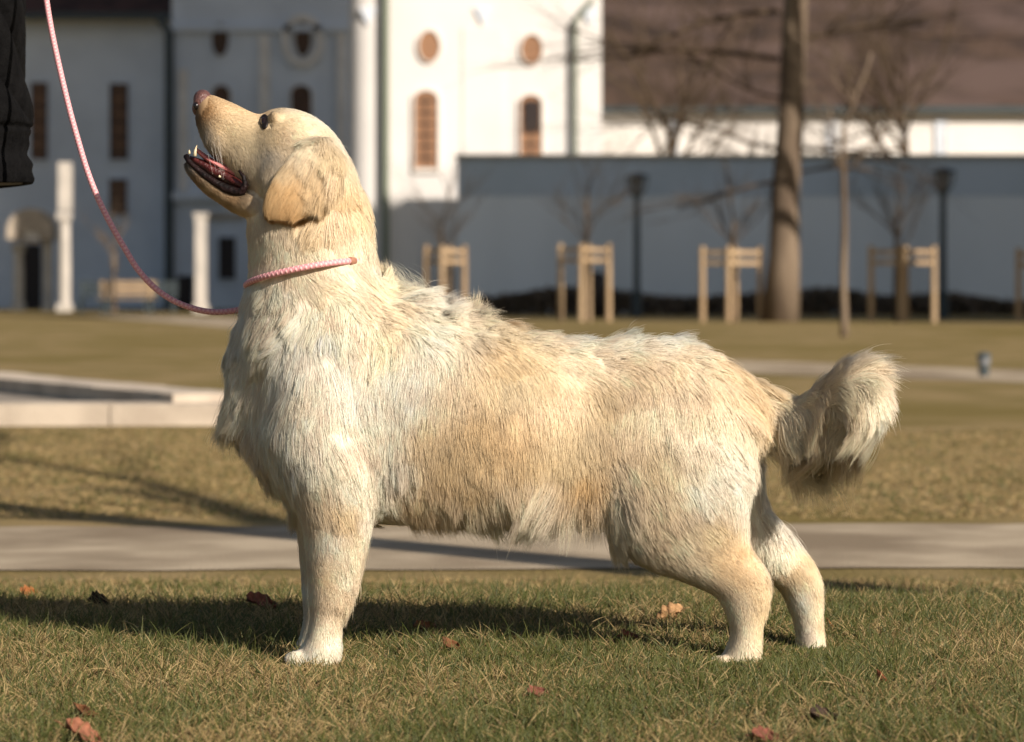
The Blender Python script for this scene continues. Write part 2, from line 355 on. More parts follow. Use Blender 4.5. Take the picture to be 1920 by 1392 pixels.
# low limbs of the big tree reaching left and right over the wall
rnd = random.Random(12); mb = MB(); bx = X(1470,63)
for z, dx, L, r in ((3.55,-1,2.6,.09),(2.9,-1,2.2,.07),(3.6,1,2.4,.08),(3.0,1,1.8,.06),(5.4,-1,3.0,.10),(5.8,1,3.2,.10),(4.6,-1,2.2,.06),(6.4,-1,3.4,.1),(6.6,1,4.0,.1)):
    grow(mb, Vector((bx+dx*.1,63,z)), Vector((dx,rnd.uniform(-.5,.5),rnd.uniform(-.25,.35))), L, r*.62, 3, rnd, 5, .55, up=-.1, kids=(2,4))
lb = mb.build('low_limbs', M['bark_y'], None, True); under(big, [lb])
tree('bare_tree', X(1582,45), 45, 6.5, .06, 21, 'thin bare tree with a slender pale stem right of the big trunk', depth=3, forkz=.48, flare=1.1, limbs=4, L0=1.3)
tree('bare_tree', X(2100,58), 58, 17, .35, 5, 'bare tree outside the view at right with a crown arching over the roof', lean=(-.8,0), depth=4, forkz=.45, limbs=7, side=math.pi, L0=6.5, spread=.7)
tree('bare_tree', X(1010,96), 94, 11, .10, 31, 'thin bare tree whose twigs cross the sunlit block beside its downpipe', depth=3, forkz=.5, limbs=4, L0=2.4)
tree('bare_tree', X(1240,96), 95, 13, .2, 33, 'bare tree behind the garden wall in front of the brown roof', lean=(.3,0), depth=5, forkz=.42, limbs=9, L0=3.6, spread=.75, bark='bark_y')
tree('bare_tree', X(1690,96), 95, 13, .2, 35, 'bare tree behind the garden wall right of the big trunk', depth=5, forkz=.42, limbs=9, L0=3.6, spread=.75, bark='bark_y')
tree('bare_tree', X(214,88), 88, 3.6, .07, 41, 'small bare tree behind the leash in front of the grey wing', depth=3, forkz=.5, limbs=4, L0=.9)
# staked young trees
def guard(px, Y, wm, h, label, nposts, offs):
    x = X(px,Y); e = empty('tree_guard', (x,Y,0)); ps = []
    for ox, oy in offs:
        ps.append(MB().tube([(x+ox,Y+oy,-.05),(x+ox*1.0,Y+oy,h)], [.065,.055], 9).build('post', M['wood']))
    q = MB(); n = len(offs)
    for i in range(n):
        a, b = offs[i], offs[(i+1)%n]; d = Vector((b[0]-a[0], b[1]-a[1], 0)); L = d.length; d.normalize(); nn = Vector((-d.y,d.x,0))
        for zz in (h-.13, h-.34):
            c = Vector((x+(a[0]+b[0])/2, Y+(a[1]+b[1])/2, zz)); u = d*(L/2+.06)
            q.add([c-u-nn*.018+Vector((0,0,s*.045)) for s in (-1,1)]+[c+u-nn*.018+Vector((0,0,s*.045)) for s in (1,-1)]+[c-u+nn*.018+Vector((0,0,s*.045)) for s in (-1,1)]+[c+u+nn*.018+Vector((0,0,s*.045)) for s in (1,-1)],
                  [(0,1,2,3),(7,6,5,4),(0,4,5,1),(1,5,6,2),(2,6,7,3),(3,7,4,0)])
    ps.append(q.build('rail', M['wood'])); under(e, ps); tag(e, label, 'tree guard', 'timber guards round the young trees')
sq = lambda a, b, s: [(-a,s),(-a*.15,-b),(a,-s),(a*.2,b)]
GL = [(835,65,.40,1.60,'post-and-rail timber guard just right of the dog\'s neck'),
      (1096,64,.50,1.62,'timber guard between the downpipe and the left lamp'),
      (1371,63,.60,1.55,'timber guard just left of the big trunk'),
      (1692,62,.62,1.55,'timber guard left of the right lamp post'),
      (1945,62,.40,1.5,'timber guard cut by the right edge of the picture')]
for i,(px,Y,a,h,lb) in enumerate(GL): guard(px, Y, a, h, lb, 4, sq(a, .45, .12*(1 if i%2 else -1)))
TL = [(828,5,4.2,.045,'young bare tree in the guard next to the dog\'s neck'),(1100,15,4.3,.06,'young bare tree in the guard left of the left lamp'),
      (1375,6,4.2,.06,'bushy young bare tree in the guard left of the big trunk'),(1680,7,4.0,.06,'bushy young bare tree in the guard left of the right lamp')]
for (px,sd_,h,r,lb),(gx,Y,*_) in zip(TL, GL):
    tree('young_tree', X(px,Y), Y, h, r, sd_, lb, depth=3, forkz=.5, group='young trees in timber guards', bark='bark_y', L0=1.0, spread=.35, flare=1.1, limbs=6)
# lamp posts
def lamp(px, Y, ytop, label):
    x = X(px,Y); zt = Z(ytop,Y); e = empty('street_lamp', (x,Y,0))
    a = MB().tube([(x,Y,-.05),(x,Y,.6),(x,Y,.65),(x,Y,zt-.55)], [.13,.12,.085,.07], 12).build('pole', M['gutter_d'])
    q = MB().tube([(x,Y,zt-.55),(x,Y,zt-.5),(x,Y,zt-.12)], [.07,.13,.2], 12)
    b = q.build('lantern', M['lampglass']); c = MB().tube([(x,Y,zt-.118),(x,Y,zt-.06),(x,Y,zt)], [.33,.25,.06], 14).build('lamp_cap', M['gutter_d'])
    d = MB()
    for s in (-1,1): d.tube([(x+s*.06,Y,zt-.6),(x+s*.22,Y,zt-.4),(x+s*.27,Y,zt-.12)], .02, 6)
    d = d.build('bracket', M['gutter_d']); under(e, [a,b,c,d]); tag(e, label, 'street lamp', 'dark lamp posts by the garden wall')
M['lampglass'] = mat('lamp_glass', (.18,.19,.2), .25)
lamp(1194, 75, 324, 'left one of the two dark lamp posts, above the dog\'s back')
lamp(1768, 70, 314, 'right one of the two dark lamp posts, above the tail')
# low bollard light on the lawn
x, y = gp(1845, 702, .70); zb = gz(x,y); e = empty('bollard_light', (x,y,zb))
a = MB().tube([(x,y,zb-.02),(x,y,zb+.10)], .045, 12).build('base', M['gutter_d']); b = MB().tube([(x,y,zb+.101),(x,y,zb+.16)], .055, 12).build('lens', M['lampglass'])
c = MB().tube([(x,y,zb+.161),(x,y,zb+.19),(x,y,zb+.21)], [.065,.06,.02], 12).build('cap', M['gutter_d']); under(e,[a,b,c]); tag(e, 'small dark bollard light on the lawn right of the tail', 'bollard light')
# dark bin behind the second guard
q = MB().tube([(X(1118,72),72,-.02),(X(1118,72),72,1.0),(X(1118,72),72,1.08)], [.2,.22,.12], 12).build('litter_bin', M['dark'], None, True); tag(q, 'dark litter bin behind the timber guard left of the left lamp', 'bin')
# stone basin at left
BZ = empty('stone_basin', (-4, 18.5, -.12)); tag(BZ, 'low pale stone basin rim on the lawn behind the dog\'s chest', 'basin')
def rim(a, b, wd, z0, z1, nb, m=M['stone'], gap=()):
    a = Vector((*a,0)); b = Vector((*b,0)); d = b-a; L = d.length; d.normalize(); nn = Vector((-d.y,d.x,0)); out = []
    for i in range(nb):
        if i in gap: continue
        s0 = a+d*(L*i/nb+.004); s1 = a+d*(L*(i+1)/nb-.004); c = [s0, s1, s1+nn*wd, s0+nn*wd]; dz = random.uniform(-.004,.004)
        q = MB().add([(p.x,p.y,z0) for p in c]+[(p.x,p.y,z1+dz) for p in c], [(3,2,1,0),(4,5,6,7),(0,1,5,4),(1,2,6,5),(2,3,7,6),(3,0,4,7)])
        out.append(q.build('rim_block', m))
    return out
ps = rim((-6.5,16.3),(-1.45,16.6),.42,-.15,.0,7) + rim((-1.45,17.0),(-3.9,22.2),.45,-.15,.045,8) + rim((-4.3,22.2),(-8.6,22.0),.45,-.15,.045,5)
ps.append(MB().add([(-6.5,16.7,-.05),(-1.6,17.0,-.05),(-4.1,22.1,-.05),(-8.6,22,-.05)],[(0,1,2,3)]).build('floor', mat('basin_floor', (.30,.26,.21), .8, (.22,.19,.15), 4)))
ps += [MB().box(-3.14,-2.82,20.0,20.5,-.13,.015).build('dark_block', M['dark'])]  # plain dark block inside the basin
under(BZ, ps)
# big bare tree behind the photographer at right: throws the long trunk shadow over path and lawn
tree('bare_tree', 3.87, 4.0, 13, .16, 51, 'bare tree outside the view at right, nearest the camera, throwing the long shadow', lean=(.3,-.3), depth=4, forkz=.42, limbs=7, L0=4.2, spread=.7, flare=1.3)
# ---------------------------------------------------------------- the dog
YDOG = 5.02
def loft_px(mb, secs, y0=0., n=28, sq=2.3, sub=4, bias=0.):
    # secs: (top px, top py, bottom px, bottom py, half width m [, y offset])
    A = np.array([(s+(0.,))[:6] if len(s) == 5 else s for s in secs], float); k = len(A)
    def cr(t):
        i = min(int(t), k-2); u = t-i; p = [A[max(i-1,0)], A[i], A[i+1], A[min(i+2,k-1)]]
        return .5*((2*p[1])+(-p[0]+p[2])*u+(2*p[0]-5*p[1]+4*p[2]-p[3])*u*u+(-p[0]+3*p[1]-3*p[2]+p[3])*u**3)
    base = len(mb.v); m = (k-1)*sub+1
    for j in range(m):
        tx,ty,bx,by,wd,yo = cr(j/sub); Y = YDOG+y0+yo
        t = at(tx,ty,Y); b = at(bx,by,Y); c = (t+b)/2; a = (t-b)/2
        for q in range(n):
            th = 2*math.pi*q/n; cc, ss = math.cos(th), math.sin(th); e = 2/sq
            p = c+a*(math.copysign(abs(cc)**e, cc))+Vector((0,1,0))*(wd*math.copysign(abs(ss)**e, ss)*(1-bias*cc))
            mb.v.append(tuple(p))
    for j in range(m-1):
        for q in range(n):
            q2 = (q+1)%n; mb.f.append((base+j*n+q, base+j*n+q2, base+(j+1)*n+q2, base+(j+1)*n+q))
    mb.f.append(tuple(base+q for q in range(n))[::-1]); e = base+(m-1)*n; mb.f.append(tuple(e+q for q in range(n)))
TORSO = [(434,655,434,775,.028),(447,612,450,812,.038),(470,585,476,856,.054),(500,562,502,890,.078),(530,552,530,918,.108),(560,545,560,940,.130),(640,545,640,975,.136),(720,545,720,982,.130),(790,573,790,984,.137),
 (900,613,900,980,.150),(1000,632,1000,976,.146),(1100,643,1095,966,.120),(1200,640,1190,945,.124),(1290,652,1270,920,.118),(1352,680,1335,900,.112),(1395,706,1372,900,.095),(1426,744,1395,880,.06)]
NECK = [(455,690,800,640,.125),(450,630,775,590,.12),(458,570,732,545,.105),(468,500,706,490,.094),(464,440,696,415,.088),(462,400,678,350,.078)]
HEAD = [(374,178,366,208,.016),(388,177,370,236,.026),(412,184,384,270,.034),(440,196,410,300,.039),(466,209,434,326,.043),(488,216,458,352,.048),(505,208,476,378,.056),(530,204,490,395,.066),
 (563,209,510,405,.074),(602,229,535,420,.080),(634,263,560,435,.080),(660,311,580,450,.074),(676,355,600,470,.066)]
JAW = [(351,294,348,311,.015),(366,305,359,333,.023),(390,322,379,357,.029),(418,342,405,376,.034),(446,356,434,395,.040),(480,356,466,408,.050),(520,366,508,430,.055)]
def leg_front(mb, y, dx=0):
    L = [(520,740,670,735,.02),(500,800,690,790,.055),(530,870,706,860,.064),(550,930,704,915,.060),(567,990,697,980,.052),(574,1050,684,1048,.044),(579,1110,666,1108,.037),(582,1155,644,1155,.030),(576,1190,640,1192,.032),(566,1212,640,1216,.037),(556,1236,638,1240,.038),(552,1252,636,1254,.036)]
    loft_px(mb, [(a+dx,b,c+dx,d,e) for a,b,c,d,e in L], y, 24, 2.2, 4)
def leg_rear_near(mb, y):
    L = [(1215,735,1370,750,.012),(1185,775,1396,790,.042),(1160,830,1410,840,.062),(1122,900,1412,900,.068),(1126,960,1406,950,.064),(1150,1014,1406,985,.056),(1208,1060,1408,1020,.047),(1290,1094,1430,1056,.040),(1338,1116,1444,1088,.034),(1360,1148,1440,1132,.030),(1370,1185,1430,1180,.029),(1362,1215,1428,1216,.034),(1350,1238,1430,1242,.038),(1346,1256,1428,1260,.036)]
    loft_px(mb, L, y, 26, 2.2, 4)
def leg_rear_far(mb, y):
    L = [(1200,780,1400,790,.060),(1190,860,1420,860,.075),(1215,930,1436,925,.068),(1270,985,1448,960,.060),(1330,1030,1470,1000,.050),(1400,1068,1512,1036,.042),(1454,1098,1538,1078,.035),(1480,1142,1542,1124,.030),(1492,1182,1544,1178,.029),(1492,1212,1548,1214,.034),(1486,1236,1554,1240,.038),(1484,1254,1553,1258,.036)]
    loft_px(mb, L, y, 26, 2.2, 4)
mb = MB()
loft_px(mb, TORSO, 0, 36, 2.5, 4, .10); loft_px(mb, NECK, 0, 30, 2.1, 4); loft_px(mb, HEAD, 0, 30, 2.3, 4, -.05); loft_px(mb, JAW, 0, 22, 2.3, 4)
leg_front(mb, -.090); leg_front(mb, .090, -12); leg_rear_near(mb, -.070); leg_rear_far(mb, .095)
def blob(mb, px, py, yo, rx, ry, rz, n=14):
    c = at(px,py,YDOG+yo); base = len(mb.v)
    for i in range(n+1):
        for j in range(2*n):
            a = math.pi*i/n; b = math.pi*j/n; mb.v.append((c.x+rx*math.sin(a)*math.cos(b), c.y+ry*math.sin(a)*math.sin(b), c.z+rz*math.cos(a)))
    for i in range(n):
        for j in range(2*n):
            j2 = (j+1)%(2*n); mb.f.append((base+i*2*n+j, base+(i+1)*2*n+j, base+(i+1)*2*n+j2, base+i*2*n+j2))
# toes, brow, cheek, shoulder, haunch, stop
for y, cx in ((-.085, 560), (.085, 548), (-.085, 1352), (.095, 1488)):
    for k in (-1.5,-.5,.5,1.5): blob(mb, cx, 1248 if cx > 1000 else 1238, y+k*.018, .022, .012, .016, 8)
for s in (-1, 1):
    blob(mb, 513, 223, s*.045, .0095, .011, .013, 8)
    blob(mb, 545, 330, s*.058, .05, .022, .055, 10); blob(mb, 412, 262, s*.026, .026, .015, .026, 8)
    blob(mb, 600, 800, s*.100, .075, .05, .13); blob(mb, 625, 935, s*.106, .055, .036, .045); blob(mb, 1330, 870, s*.085, .075, .035, .085)
# tail: base goes back and towards the camera side, tip curls up
tp = [(1390,745,0.,.042),(1436,770,0.,.040),(1478,790,-.015,.038),(1525,786,-.04,.042),(1570,768,-.07,.046),(1606,742,-.095,.048),(1626,722,-.11,.036),(1634,712,-.115,.02)]
mb.tube([at(a,b,YDOG+c) for a,b,c,_ in tp], [r for *_,r in tp], 14)
tmp = mb.build('body_raw', M['dark'])
bm = bmesh.new(); bm.from_mesh(tmp.data); bmesh.ops.triangulate(bm, faces=bm.faces[:]); bmesh.ops.recalc_face_normals(bm, faces=bm.faces[:]); bm.to_mesh(tmp.data); bm.free()
md = tmp.modifiers.new('r', 'REMESH'); md.mode = 'VOXEL'; md.voxel_size = .0052; md.adaptivity = 0
ms = tmp.modifiers.new('s', 'SMOOTH'); ms.factor = .5; ms.iterations = 5
dg = bpy.context.evaluated_depsgraph_get(); body_me = bpy.data.meshes.new_from_object(tmp.evaluated_get(dg))
bpy.data.objects.remove(tmp)
dog = empty('dog', (at(960,1240,YDOG).x, YDOG, 0))
tag(dog, 'cream golden retriever standing side-on on the grass, head raised, mouth open, bushy tail curled', 'dog')
body = bpy.data.objects.new('body', body_me); link(body); body_me.name = 'body'
body_me.polygons.foreach_set('use_smooth', [True]*len(body_me.polygons))
nv = len(body_me.vertices); V = np.empty(nv*3); body_me.vertices.foreach_get('co', V); V = V.reshape(-1,3)
# deeper smoothing of trunk seams only (numpy laplacian), head and paws keep their detail
E_ = np.empty(len(body_me.edges)*2, int); body_me.edges.foreach_get('vertices', E_); E_ = E_.reshape(-1,2)
deg = np.bincount(E_.ravel(), minlength=nv)[:,None]
def topx(P): return 960+P[:,0]*F/P[:,1], HOR-(P[:,2]-HC)*F/P[:,1]
px, py = topx(V)
wgt = np.clip((py-460)/100, 0, 1)*np.clip((1130-py)/100, 0, 1); wgt = (.5*wgt)[:,None]
for it in range(22):
    acc = np.zeros_like(V); np.add.at(acc, E_[:,0], V[E_[:,1]]); np.add.at(acc, E_[:,1], V[E_[:,0]])
    V += wgt*(acc/deg-V)
wgt = np.clip((px-1130)/60,0,1)*np.clip((1440-px)/60,0,1)*np.clip((py-690)/60,0,1)*np.clip((930-py)/60,0,1)*np.where(V[:,1]<YDOG-.02,.5,0); wgt = wgt[:,None]
for it in range(60):
    acc = np.zeros_like(V); np.add.at(acc, E_[:,0], V[E_[:,1]]); np.add.at(acc, E_[:,1], V[E_[:,0]]); V += wgt*(acc/deg-V)
body_me.vertices.foreach_set('co', V.ravel()); body_me.update()

# groom table: photo px, py, direction dx, dy (down positive), length m, lift, colour, wave
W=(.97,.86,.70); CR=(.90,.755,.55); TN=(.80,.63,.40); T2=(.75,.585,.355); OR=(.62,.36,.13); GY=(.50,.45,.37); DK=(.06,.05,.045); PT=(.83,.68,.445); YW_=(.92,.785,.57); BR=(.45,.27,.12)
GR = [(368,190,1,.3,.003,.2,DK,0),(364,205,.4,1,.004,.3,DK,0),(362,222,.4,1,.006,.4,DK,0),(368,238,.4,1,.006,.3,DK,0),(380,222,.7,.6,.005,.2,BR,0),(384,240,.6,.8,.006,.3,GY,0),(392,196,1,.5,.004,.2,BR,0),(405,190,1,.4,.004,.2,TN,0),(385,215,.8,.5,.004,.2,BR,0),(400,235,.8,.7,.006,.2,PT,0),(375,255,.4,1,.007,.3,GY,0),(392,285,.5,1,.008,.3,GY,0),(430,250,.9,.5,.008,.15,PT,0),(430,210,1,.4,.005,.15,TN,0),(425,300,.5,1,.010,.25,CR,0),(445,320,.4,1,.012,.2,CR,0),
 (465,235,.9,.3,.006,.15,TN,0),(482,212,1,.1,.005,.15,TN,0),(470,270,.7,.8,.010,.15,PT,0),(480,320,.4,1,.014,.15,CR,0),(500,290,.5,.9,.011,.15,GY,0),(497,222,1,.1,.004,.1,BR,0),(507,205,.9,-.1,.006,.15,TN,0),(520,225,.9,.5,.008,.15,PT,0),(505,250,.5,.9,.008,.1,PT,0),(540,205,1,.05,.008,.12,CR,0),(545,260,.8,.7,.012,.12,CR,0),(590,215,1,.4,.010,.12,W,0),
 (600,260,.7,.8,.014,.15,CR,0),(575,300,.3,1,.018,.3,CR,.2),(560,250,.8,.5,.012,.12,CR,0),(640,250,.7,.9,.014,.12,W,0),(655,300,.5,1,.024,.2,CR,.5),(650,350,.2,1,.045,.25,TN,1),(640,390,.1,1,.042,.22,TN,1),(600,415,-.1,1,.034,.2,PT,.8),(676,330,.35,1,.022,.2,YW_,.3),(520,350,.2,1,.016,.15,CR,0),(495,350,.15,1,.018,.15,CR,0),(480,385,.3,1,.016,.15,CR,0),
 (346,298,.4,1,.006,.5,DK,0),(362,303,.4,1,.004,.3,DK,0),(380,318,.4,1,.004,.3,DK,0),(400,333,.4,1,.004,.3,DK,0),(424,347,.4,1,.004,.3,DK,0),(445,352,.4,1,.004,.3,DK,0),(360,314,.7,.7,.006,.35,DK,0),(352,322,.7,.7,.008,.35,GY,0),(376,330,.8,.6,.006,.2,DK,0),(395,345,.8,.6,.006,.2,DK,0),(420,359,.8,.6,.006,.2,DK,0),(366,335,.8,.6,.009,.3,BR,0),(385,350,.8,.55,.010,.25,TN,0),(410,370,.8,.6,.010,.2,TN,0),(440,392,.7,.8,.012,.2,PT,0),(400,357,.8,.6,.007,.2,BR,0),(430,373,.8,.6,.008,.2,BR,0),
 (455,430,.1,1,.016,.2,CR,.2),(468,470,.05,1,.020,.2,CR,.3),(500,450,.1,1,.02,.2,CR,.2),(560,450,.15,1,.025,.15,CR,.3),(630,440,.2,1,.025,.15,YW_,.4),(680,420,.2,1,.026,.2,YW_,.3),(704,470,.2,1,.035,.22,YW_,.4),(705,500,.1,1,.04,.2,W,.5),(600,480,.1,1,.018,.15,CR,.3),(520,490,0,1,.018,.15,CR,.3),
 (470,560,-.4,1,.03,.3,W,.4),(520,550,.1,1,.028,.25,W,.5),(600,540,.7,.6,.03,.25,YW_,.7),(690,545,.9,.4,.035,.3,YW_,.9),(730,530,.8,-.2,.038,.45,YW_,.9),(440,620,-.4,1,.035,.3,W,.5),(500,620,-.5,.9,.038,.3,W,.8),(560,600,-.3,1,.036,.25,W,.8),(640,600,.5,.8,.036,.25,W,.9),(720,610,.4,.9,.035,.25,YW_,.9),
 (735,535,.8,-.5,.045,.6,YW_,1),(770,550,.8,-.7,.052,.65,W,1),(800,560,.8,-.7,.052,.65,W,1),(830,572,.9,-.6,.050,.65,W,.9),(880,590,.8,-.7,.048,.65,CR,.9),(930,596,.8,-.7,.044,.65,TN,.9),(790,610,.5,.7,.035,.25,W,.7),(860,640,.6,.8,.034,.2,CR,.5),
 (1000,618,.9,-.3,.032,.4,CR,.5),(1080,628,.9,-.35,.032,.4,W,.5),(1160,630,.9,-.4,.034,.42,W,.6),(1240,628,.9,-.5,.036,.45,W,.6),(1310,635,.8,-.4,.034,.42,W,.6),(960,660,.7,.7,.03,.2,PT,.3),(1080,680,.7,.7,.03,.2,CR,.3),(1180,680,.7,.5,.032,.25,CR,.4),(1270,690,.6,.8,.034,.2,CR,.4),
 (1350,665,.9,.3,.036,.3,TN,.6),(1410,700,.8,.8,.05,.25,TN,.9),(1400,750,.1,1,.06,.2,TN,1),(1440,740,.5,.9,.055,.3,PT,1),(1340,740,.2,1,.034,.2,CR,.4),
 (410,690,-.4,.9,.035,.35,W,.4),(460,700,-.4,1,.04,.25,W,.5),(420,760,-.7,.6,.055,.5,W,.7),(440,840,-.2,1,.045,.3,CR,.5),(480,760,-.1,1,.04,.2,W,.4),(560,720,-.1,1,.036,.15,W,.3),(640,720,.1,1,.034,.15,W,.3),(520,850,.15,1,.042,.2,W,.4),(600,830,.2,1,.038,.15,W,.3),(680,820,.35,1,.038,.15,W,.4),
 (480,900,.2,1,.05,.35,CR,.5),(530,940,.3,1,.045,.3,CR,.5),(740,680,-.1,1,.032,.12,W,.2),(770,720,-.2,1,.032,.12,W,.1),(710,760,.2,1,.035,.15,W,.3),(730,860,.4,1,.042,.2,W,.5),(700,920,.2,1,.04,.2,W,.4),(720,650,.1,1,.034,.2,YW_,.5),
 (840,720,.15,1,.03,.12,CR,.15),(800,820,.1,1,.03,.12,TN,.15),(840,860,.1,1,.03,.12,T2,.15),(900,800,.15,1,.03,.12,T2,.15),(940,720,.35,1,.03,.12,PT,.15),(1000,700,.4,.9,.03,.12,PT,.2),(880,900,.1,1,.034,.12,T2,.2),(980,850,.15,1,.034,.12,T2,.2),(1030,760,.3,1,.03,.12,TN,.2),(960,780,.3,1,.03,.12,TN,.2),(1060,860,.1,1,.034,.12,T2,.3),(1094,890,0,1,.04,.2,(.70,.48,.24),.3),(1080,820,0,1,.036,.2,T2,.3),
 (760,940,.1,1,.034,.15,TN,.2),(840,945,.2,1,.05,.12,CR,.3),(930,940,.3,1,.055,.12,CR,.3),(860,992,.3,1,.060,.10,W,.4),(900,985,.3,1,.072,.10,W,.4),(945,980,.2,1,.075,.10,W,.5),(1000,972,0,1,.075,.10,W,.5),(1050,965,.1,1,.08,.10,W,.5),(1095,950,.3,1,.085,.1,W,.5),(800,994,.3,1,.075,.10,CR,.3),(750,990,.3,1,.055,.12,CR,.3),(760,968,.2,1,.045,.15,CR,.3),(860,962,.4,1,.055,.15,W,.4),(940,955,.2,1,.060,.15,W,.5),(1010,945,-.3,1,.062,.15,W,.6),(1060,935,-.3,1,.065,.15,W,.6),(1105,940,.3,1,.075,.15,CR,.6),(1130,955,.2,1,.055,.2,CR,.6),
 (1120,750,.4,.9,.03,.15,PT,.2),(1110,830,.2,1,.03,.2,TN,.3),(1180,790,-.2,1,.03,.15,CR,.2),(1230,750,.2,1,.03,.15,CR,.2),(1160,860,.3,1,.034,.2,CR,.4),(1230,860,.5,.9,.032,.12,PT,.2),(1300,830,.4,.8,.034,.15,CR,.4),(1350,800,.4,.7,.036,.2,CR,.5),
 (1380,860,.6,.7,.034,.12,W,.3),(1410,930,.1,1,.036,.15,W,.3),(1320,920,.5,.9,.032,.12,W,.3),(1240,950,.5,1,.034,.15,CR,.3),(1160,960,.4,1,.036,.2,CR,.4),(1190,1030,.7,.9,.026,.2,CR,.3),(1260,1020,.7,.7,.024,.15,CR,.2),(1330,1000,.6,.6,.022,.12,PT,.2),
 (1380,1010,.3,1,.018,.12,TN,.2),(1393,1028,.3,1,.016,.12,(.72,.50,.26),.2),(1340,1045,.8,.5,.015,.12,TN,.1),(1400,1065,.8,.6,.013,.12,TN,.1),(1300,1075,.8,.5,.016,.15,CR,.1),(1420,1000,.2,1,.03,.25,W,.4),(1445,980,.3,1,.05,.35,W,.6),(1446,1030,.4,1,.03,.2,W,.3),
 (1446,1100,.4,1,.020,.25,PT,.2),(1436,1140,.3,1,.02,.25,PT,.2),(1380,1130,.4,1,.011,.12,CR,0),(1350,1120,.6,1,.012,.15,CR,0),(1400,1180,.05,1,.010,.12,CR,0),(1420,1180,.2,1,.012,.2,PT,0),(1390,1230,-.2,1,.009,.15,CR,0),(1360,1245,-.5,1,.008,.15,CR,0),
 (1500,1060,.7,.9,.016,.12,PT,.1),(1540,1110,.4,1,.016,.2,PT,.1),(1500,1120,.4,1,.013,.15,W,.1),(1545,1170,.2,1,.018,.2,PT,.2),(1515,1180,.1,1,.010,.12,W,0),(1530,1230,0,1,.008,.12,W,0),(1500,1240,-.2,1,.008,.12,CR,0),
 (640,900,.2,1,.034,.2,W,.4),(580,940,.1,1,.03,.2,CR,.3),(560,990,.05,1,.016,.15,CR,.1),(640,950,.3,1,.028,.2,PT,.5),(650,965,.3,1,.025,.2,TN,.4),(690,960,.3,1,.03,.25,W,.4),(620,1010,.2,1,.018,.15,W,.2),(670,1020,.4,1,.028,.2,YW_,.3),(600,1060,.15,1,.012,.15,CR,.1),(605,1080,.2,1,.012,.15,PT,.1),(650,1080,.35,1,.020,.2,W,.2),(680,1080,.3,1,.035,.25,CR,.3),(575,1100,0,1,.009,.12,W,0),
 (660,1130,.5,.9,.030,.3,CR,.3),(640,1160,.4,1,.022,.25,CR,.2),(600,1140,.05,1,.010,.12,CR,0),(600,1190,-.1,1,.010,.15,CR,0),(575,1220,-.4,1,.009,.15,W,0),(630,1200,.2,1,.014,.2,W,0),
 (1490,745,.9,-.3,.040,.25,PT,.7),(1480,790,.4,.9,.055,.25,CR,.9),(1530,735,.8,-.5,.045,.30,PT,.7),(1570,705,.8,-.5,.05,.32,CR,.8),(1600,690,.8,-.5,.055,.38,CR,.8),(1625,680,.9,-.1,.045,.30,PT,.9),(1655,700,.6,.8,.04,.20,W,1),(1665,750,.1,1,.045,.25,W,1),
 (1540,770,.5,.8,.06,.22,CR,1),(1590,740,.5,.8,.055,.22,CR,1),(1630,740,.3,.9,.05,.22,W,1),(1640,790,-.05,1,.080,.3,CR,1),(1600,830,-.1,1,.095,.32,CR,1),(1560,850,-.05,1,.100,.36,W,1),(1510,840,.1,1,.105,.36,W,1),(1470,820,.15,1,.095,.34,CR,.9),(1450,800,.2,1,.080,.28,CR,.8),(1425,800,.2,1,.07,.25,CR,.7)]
Gp = np.array([[g[0],g[1]] for g in GR], float); Gd = np.array([[g[2],-g[3]] for g in GR], float); Gd /= np.linalg.norm(Gd,axis=1)[:,None]
Gl = np.array([g[4] for g in GR]); Gt = np.array([g[5] for g in GR]); Gc = np.array([g[6] for g in GR]); Gw = np.array([g[7] for g in GR])
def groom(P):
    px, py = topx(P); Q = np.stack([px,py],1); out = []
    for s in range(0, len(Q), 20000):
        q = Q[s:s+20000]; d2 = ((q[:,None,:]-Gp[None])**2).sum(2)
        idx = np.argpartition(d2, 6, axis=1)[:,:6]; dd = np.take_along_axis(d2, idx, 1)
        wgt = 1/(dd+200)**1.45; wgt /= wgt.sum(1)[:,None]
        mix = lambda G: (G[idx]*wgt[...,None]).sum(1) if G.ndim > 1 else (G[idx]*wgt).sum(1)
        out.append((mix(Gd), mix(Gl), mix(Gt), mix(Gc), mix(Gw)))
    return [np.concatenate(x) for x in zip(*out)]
def vnoise(P, sc, seed):                 # smooth pseudo-noise, sum of sines in random directions
    r = np.random.default_rng(seed); o = np.zeros(len(P))
    for k in range(9):
        d = r.normal(size=3); d /= np.linalg.norm(d); f = sc*r.uniform(.6,1.9); o += np.sin(P@d*f*2*math.pi+r.uniform(0,6.28))
    return o/9*2.2
def nrm(a): return a/np.maximum(np.linalg.norm(a,axis=-1,keepdims=True),1e-9)
def tri_data(me):
    me.calc_loop_triangles(); t = np.empty(len(me.loop_triangles)*3, int); me.loop_triangles.foreach_get('vertices', t); t = t.reshape(-1,3)
    v = np.empty(len(me.vertices)*3); me.vertices.foreach_get('co', v); v = v.reshape(-1,3)
    n = np.empty(len(me.vertices)*3); me.vertices.foreach_get('normal', n); return t, v, n.reshape(-1,3)
